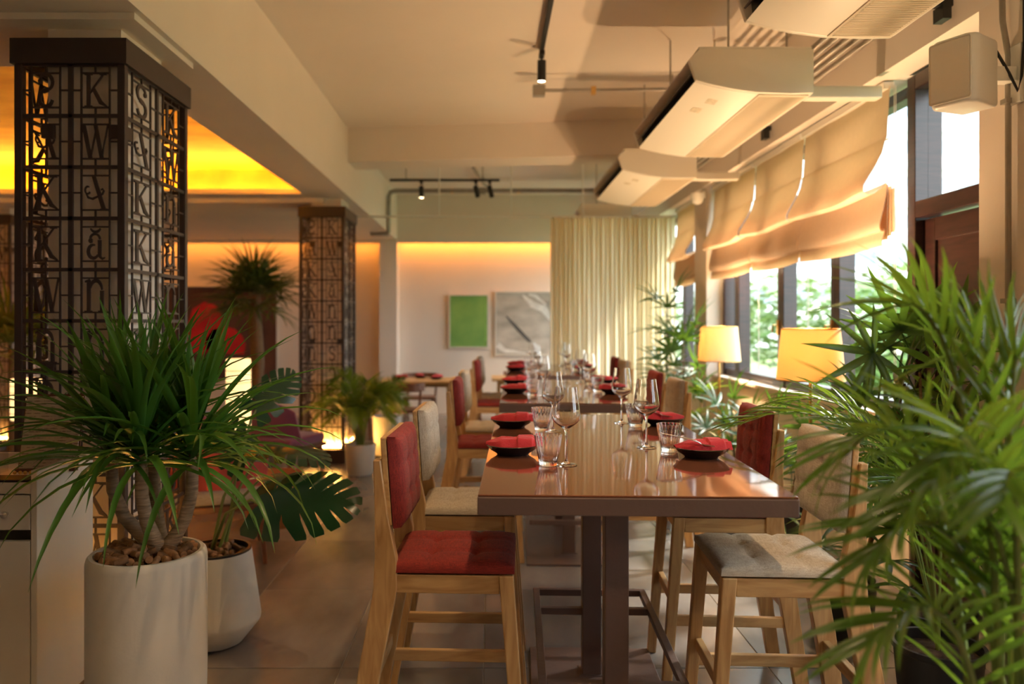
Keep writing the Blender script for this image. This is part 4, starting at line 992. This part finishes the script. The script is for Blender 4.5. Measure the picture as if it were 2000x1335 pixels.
# --- feather palms
def frond_curve(a, c, b, n):
    return [a*(1-t)**2 + c*2*t*(1-t) + b*t*t for t in [i/n for i in range(n+1)]]
leaflet_mb = strap_mesh(.26, .021, R(4), R(38), 5, .22)
LEAFLET = leaflet_mb.mesh('leaflet', smooth=80, recalc=False)
def leaflet_mats(a, c, b, npairs, L, wd, rr_, start=.28):
    out = []
    for k in range(npairs):
        t = start + (1-start)*(k + .5)/npairs
        p = a*(1-t)**2 + c*2*t*(1-t) + b*t*t; tg = ((c - a)*2*(1-t) + (b - c)*2*t).normalized()
        sd_ = tg.cross(Vector((0,0,1)))
        if sd_.length < .05: sd_ = Vector((1,0,0))
        sd_.normalize(); up = sd_.cross(tg)
        al = R(50 - 32*((t - start)/(1-start))); ln = L*(.55 + .45*math.sin(PI*min(1, .15 + .8*(t - start)/(1-start))))/.26
        for s in (-1, 1):
            d = tg*math.cos(al) + sd_*s*math.sin(al) + up*rr_.uniform(.05,.30) + Vector((0,0,-.10))
            nm = up - sd_*s*.45 + Vector((rr_.uniform(-.15,.15), rr_.uniform(-.15,.15), 0))
            out.append(Matrix.Translation(p) @ leaf_frame(d, nm) @ Matrix.Diagonal((ln*rr_.uniform(.9,1.1), wd/.021, ln, 1)))
    return out
def areca(root, fronds, npairs, L, wd, seed, separate=False, mt='areca', rs=.006):
    rr_ = random.Random(seed)
    for (a, c, b) in fronds:
        a, c, b = Vector(a), Vector(c), Vector(b)
        m = MB().tube(frond_curve(a, c, b, 10), [rs*(1.3 - 1.0*i/10) for i in range(11)], 6)
        mats = leaflet_mats(a, c, b, npairs, L, wd, rr_)
        if separate:
            fo = m.build('frond', M['stem'], root, smooth=60)
            for q in mats: put('leaflet', LEAFLET, M[mt], fo, mw=q)
        else:
            fo = m.build('frond_stalk', M['stem'], root, smooth=60)
            l = MB()
            for q in mats: l.add([q @ Vector(v) for v in leaflet_mb.v], leaflet_mb.f)
            l.build('frond_blade', M[mt], root, weld=False, recalc=False, smooth=80)
def auto_fronds(n, h, spread, seed, z0=0., low=.25):
    rr_ = random.Random(seed); o = []
    for k in range(n):
        a = k*2.4 + rr_.uniform(-.4,.4); hh = h*rr_.uniform(.62,1.05); sp = spread*rr_.uniform(.6,1.1)
        b0 = Vector((math.cos(a), math.sin(a), 0))
        o.append((b0*.03 + Vector((0,0,z0)), b0*sp*.30 + Vector((0,0,z0 + hh*1.15)), b0*sp + Vector((0,0,z0 + hh*rr_.uniform(low,.9)))))
    return o
# small potted palm beside the farther column
pot('planter', 'white tapered pot of the small palm beside the farther column', (-1.29, 7.62, 0), [(0,0),(.115,0),(.125,.01),(.155,.295),(.155,.305),(.14,.305),(.138,.25)], M['pot'], .27, .138)
ap = thing('areca_palm', 'small feathery palm in a white pot beside the farther column', 'plant', (-1.29, 7.62, .27))
areca(ap, auto_fronds(18, .80, .44, 21), 20, .24, .017, 4)
pot('planter', 'white tall pot half hidden behind the small palm', (-1.18, 8.75, 0), [(0,0),(.13,0),(.14,.01),(.16,.42),(.16,.44),(.145,.44),(.143,.38)], M['pot'], .40, .143)
ap = thing('areca_palm', 'low feathery palm in the half hidden tall pot', 'plant', (-1.18, 8.75, .40)); areca(ap, auto_fronds(8, .45, .26, 22), 14, .2, .016, 5)
# out-of-focus palm in the right foreground
GX, GY = 1.02, 1.50
pot('planter', 'black planter of the foreground palm, below the picture', (GX, GY, 0), [(0,0),(.17,0),(.18,.02),(.21,.45),(.21,.47),(.195,.47),(.19,.40)], M['potdark'], .42, .19)
fp = thing('areca_palm', 'blurred feathery palm filling the right foreground', 'plant', (GX, GY, .42))
OG = Vector((GX, GY, .42)); fr = []
for k, (x, y, d, lift) in enumerate(((1650,890,1.5,.26),(1750,600,1.5,.10),(1700,1090,1.36,.24),(1700,1260,1.30,.20),(1890,690,1.55,.05),(1840,900,1.25,.22),(1770,1000,1.28,.26),(1960,980,1.12,.18),(1990,700,1.45,.06))):
    tip = at(x, y, d) - OG; a = Vector((random.uniform(-.05,.05), random.uniform(-.05,.05), 0)); c = Vector((a.x*.5 + tip.x*.25, a.y + tip.y*.3, max(tip.z + lift, .55)))
    fr.append((a, c, tip))
areca(fp, fr, 16, .25, .0145, 6, separate=True, rs=.007)

# --- lady palms (fan leaves on canes)
def fan_leaf(n, L, wd, span, seed, droop=40, pet=.18):
    rr_ = random.Random(seed); m = MB()
    m.tube([(-pet,0,-.03), (-pet*.4,0,.0), (0,0,0)], .0028, 5)
    for k in range(n):
        a = R(-span/2 + span*k/(n-1)) + rr_.uniform(-.05,.05); l = L*(.78 + .22*math.cos(a))*rr_.uniform(.88,1.08)
        s = strap_mesh(l, wd*rr_.uniform(.85,1.1), R(rr_.uniform(4,16)), R(droop*rr_.uniform(.6,1.3)), 6, .20)
        rot = Matrix.Rotation(a, 4, 'Z')
        m.add([rot @ Vector(v) for v in s.v], s.f)
    return m.mesh('leaf', smooth=80, recalc=False, weld=False)
FAN = [fan_leaf(n, .27, .028, sp, n + sp, dr) for n, sp, dr in ((7,190,35), (8,210,45), (9,230,30), (6,160,55))]
def rhapis(root, spots, seed, mt='rhapis', canes=4, ztop=None, scale=1.):
    rr_ = random.Random(seed)
    # spots: (x,y,z) crowns of canes relative to root
    for (cx, cy, cz, nlv, sc) in spots:
        b = Vector((cx*.35 + rr_.uniform(-.03,.03), cy*.35 + rr_.uniform(-.03,.03), 0)); tp = Vector((cx, cy, cz))
        mid = b*.5 + tp*.5 + Vector((rr_.uniform(-.03,.03), rr_.uniform(-.03,.03), 0))
        MB().tube([b, mid, tp], [.011,.010,.006], 7).build('cane', M['cane'], root, smooth=60)
        for k in range(nlv):
            az = k*2.39996 + rr_.uniform(-.4,.4); zz_ = cz - .10*k*sc*.6 + rr_.uniform(-.03,.04)
            el = R(65 - 75*k/max(1, nlv - 1) + rr_.uniform(-12,12)); pl = .18*sc
            d = Vector((math.cos(az)*math.cos(el), math.sin(az)*math.cos(el), math.sin(el)))
            if root.location.x + cx + d.x*(pl + .34*sc) > 2.18: d.x = -abs(d.x)*.5; d.normalize()
            frac = max(.15, min(1, zz_/cz)); org = b*(1-frac) + tp*frac
            p = org + d*pl
            nm = Vector((-math.cos(az)*math.sin(el)*.8, -math.sin(az)*math.sin(el)*.8, .55 + math.cos(el)*.5)) + Vector((rr_.uniform(-.2,.2), rr_.uniform(-.35,.1), 0))
            put('leaf', FAN[(k + int(cx*100)) % 4], M[mt], root, mw=Matrix.Translation(p) @ leaf_frame(d, nm) @ Matrix.Scale(sc*rr_.uniform(.9,1.15), 4))
dpot = [(0,0),(.12,0),(.135,.01),(.155,.24),(.165,.25),(.165,.27),(.15,.27),(.145,.22)]
def lady(x, y, label, plab, spots, seed, mt='rhapis', pr=dpot, pm_='potdark', pz=.23):
    pot('planter', plab, (x, y, 0), pr, M[pm_], pz, .145)
    t = thing('lady_palm', label, 'plant', (x, y, pz)); rhapis(t, spots, seed, mt)
lady(1.88, 7.95, 'tall lady palm in front of the curtain edge', 'black pot of the tall lady palm by the curtain', [(-.06,-.05,1.46,5,1.0), (.08,-.1,1.05,7,1.15), (-.10,-.15,.85,6,1.0)], 31)
lady(1.93, 7.25, 'lady palm behind the farther floor lamp', 'black pot of the lady palm behind the farther lamp', [(-.10,.05,1.08,6,1.15), (.06,-.05,.70,5,1.0), (-.1,-.1,.5,5,1.0)], 32)
lady(1.93, 6.05, 'lady palm between the two floor lamps', 'black pot of the lady palm between the lamps', [(-.05,0,.50,6,1.0), (.05,-.1,.42,6,1.0), (-.12,.05,.34,5,.9)], 33)
lady(1.93, 5.1, 'low lady palm behind the nearer floor lamp', 'black pot of the lady palm behind the nearer lamp', [(-.05,0,.50,6,1.0), (.08,-.1,.42,6,1.0), (-.15,-.05,.36,5,1.0)], 34)
lady(1.70, 3.72, 'lady palm with dark fan leaves in front of the wooden door', 'round black pot of the lady palm before the door', [(.16,-.10,.80,6,1.0), (.28,-.05,.98,6,1.05), (.22,.05,.62,6,1.0), (.06,-.05,.42,5,.9)], 35)
lady(1.92, 3.30, 'lady palm crowded against the near pier', 'black pot of the lady palm against the near pier', [(-.02,.10,1.05,6,1.1), (.04,.0,.72,6,1.05), (-.06,-.05,.48,6,1.0)], 36)

lp = next(o for o in bpy.data.objects if o.get('label') == 'lady palm with dark fan leaves in front of the wooden door')
for (px_, py_, d_q, dv, nv, sc) in ((1705, 690, 3.35, (-.85,-.1,-.35), (.1,-1,.15), 1.2), (1800, 620, 3.55, (.0,.0,1), (-.2,-1,.1), 1.1), (1760, 860, 3.3, (-.5,-.2,-.7), (.1,-1,.2), 1.05), (1860, 640, 3.4, (.6,.0,.5), (0,-1,.3), 1.1)):
    q = at(px_, py_, d_q) - lp.location
    put('leaf', FAN[2], M['rhapis'], lp, mw=Matrix.Translation(q) @ leaf_frame(dv, nv) @ Matrix.Scale(sc, 4))
    MB().tube([q, q*.6 + Vector((.1,0,.35)), Vector((.12,0,.45))], [.003,.004,.006], 6).build('leaf_stalk', M['stem'], lp, smooth=60)
# light feather palm between the chairs and the door
pot('planter', 'black pot of the light feather palm behind the window side chairs', (1.72, 2.95, 0), dpot, M['potdark'], .23, .145)
ap = thing('areca_palm', 'light feathery palm arching over the window side chairs', 'plant', (1.72, 2.95, .23)); OA = Vector((1.72, 2.95, .23)); fr = []
for (x, y, d, lift) in ((1440,830,3.0,.16),(1500,800,3.15,.16),(1575,885,2.75,.20),(1660,920,2.7,.20),(1700,990,2.6,.2),(1880,720,2.9,.1)):
    tip = at(x, y, d) - OA; fr.append((Vector((0,0,0)), Vector((tip.x*.22, tip.y*.3, tip.z + lift + .12)), tip))
areca(ap, fr, 15, .24, .015, 14, rs=.005)
# --- fan palm in the lounge
fpm = [fan_leaf(15, .46, .026, 250, 50 + k, 55) for k in range(3)]
t = pot('planter', 'dark pot of the lounge fan palm', (-2.98, 9.75, 0), [(0,0),(.2,0),(.24,.4),(.24,.43),(.22,.43),(.21,.36)], M['potdark'], .38, .21)
t = thing('fan_palm', 'fan palm with a shaggy trunk in the lounge before the dark canvas', 'plant', (-2.98, 9.75, .38))
MB().tube([(0,0,0),(.03,0,.6),(-.02,.02,1.15),(0,0,1.45)], [.06,.08,.09,.05], 12).build('stem', M['cane'], t, smooth=60)
rr = random.Random(8)
for k in range(26):
    az = k*2.39996; el = R(80 - 105*k/25 + rr.uniform(-10,10)); d = Vector((math.cos(az)*math.cos(el), math.sin(az)*math.cos(el), math.sin(el)))
    nm = Vector((-math.cos(az)*math.sin(el), -math.sin(az)*math.sin(el) - .3, .6 + math.cos(el)*.4))
    put('leaf', fpm[k % 3], M['fan'], t, mw=Matrix.Translation(Vector((0,0,1.42)) + d*.30) @ leaf_frame(d, nm) @ Matrix.Scale(rr.uniform(1.0,1.3), 4))
pot('planter', 'dark pot of the palm at the far left edge', (-4.1, 6.6, 0), [(0,0),(.2,0),(.24,.4),(.24,.43),(.22,.43),(.21,.36)], M['potdark'], .38, .21)
t = thing('fan_palm', 'palm at the far left edge behind the near column', 'plant', (-4.1, 6.6, .38))
MB().tube([(0,0,0),(.02,0,.5),(0,0,.9)], [.05,.05,.04], 10).build('stem', M['cane'], t, smooth=60)
for k in range(16):
    az = k*2.39996; el = R(75 - 85*k/15); d = Vector((math.cos(az)*math.cos(el), math.sin(az)*math.cos(el), math.sin(el)))
    put('leaf', fpm[k % 3], M['fan'], t, mw=Matrix.Translation(Vector((0,0,.88)) + d*.25) @ leaf_frame(d, (-d.x*d.z, -d.y*d.z - .3, 1)))
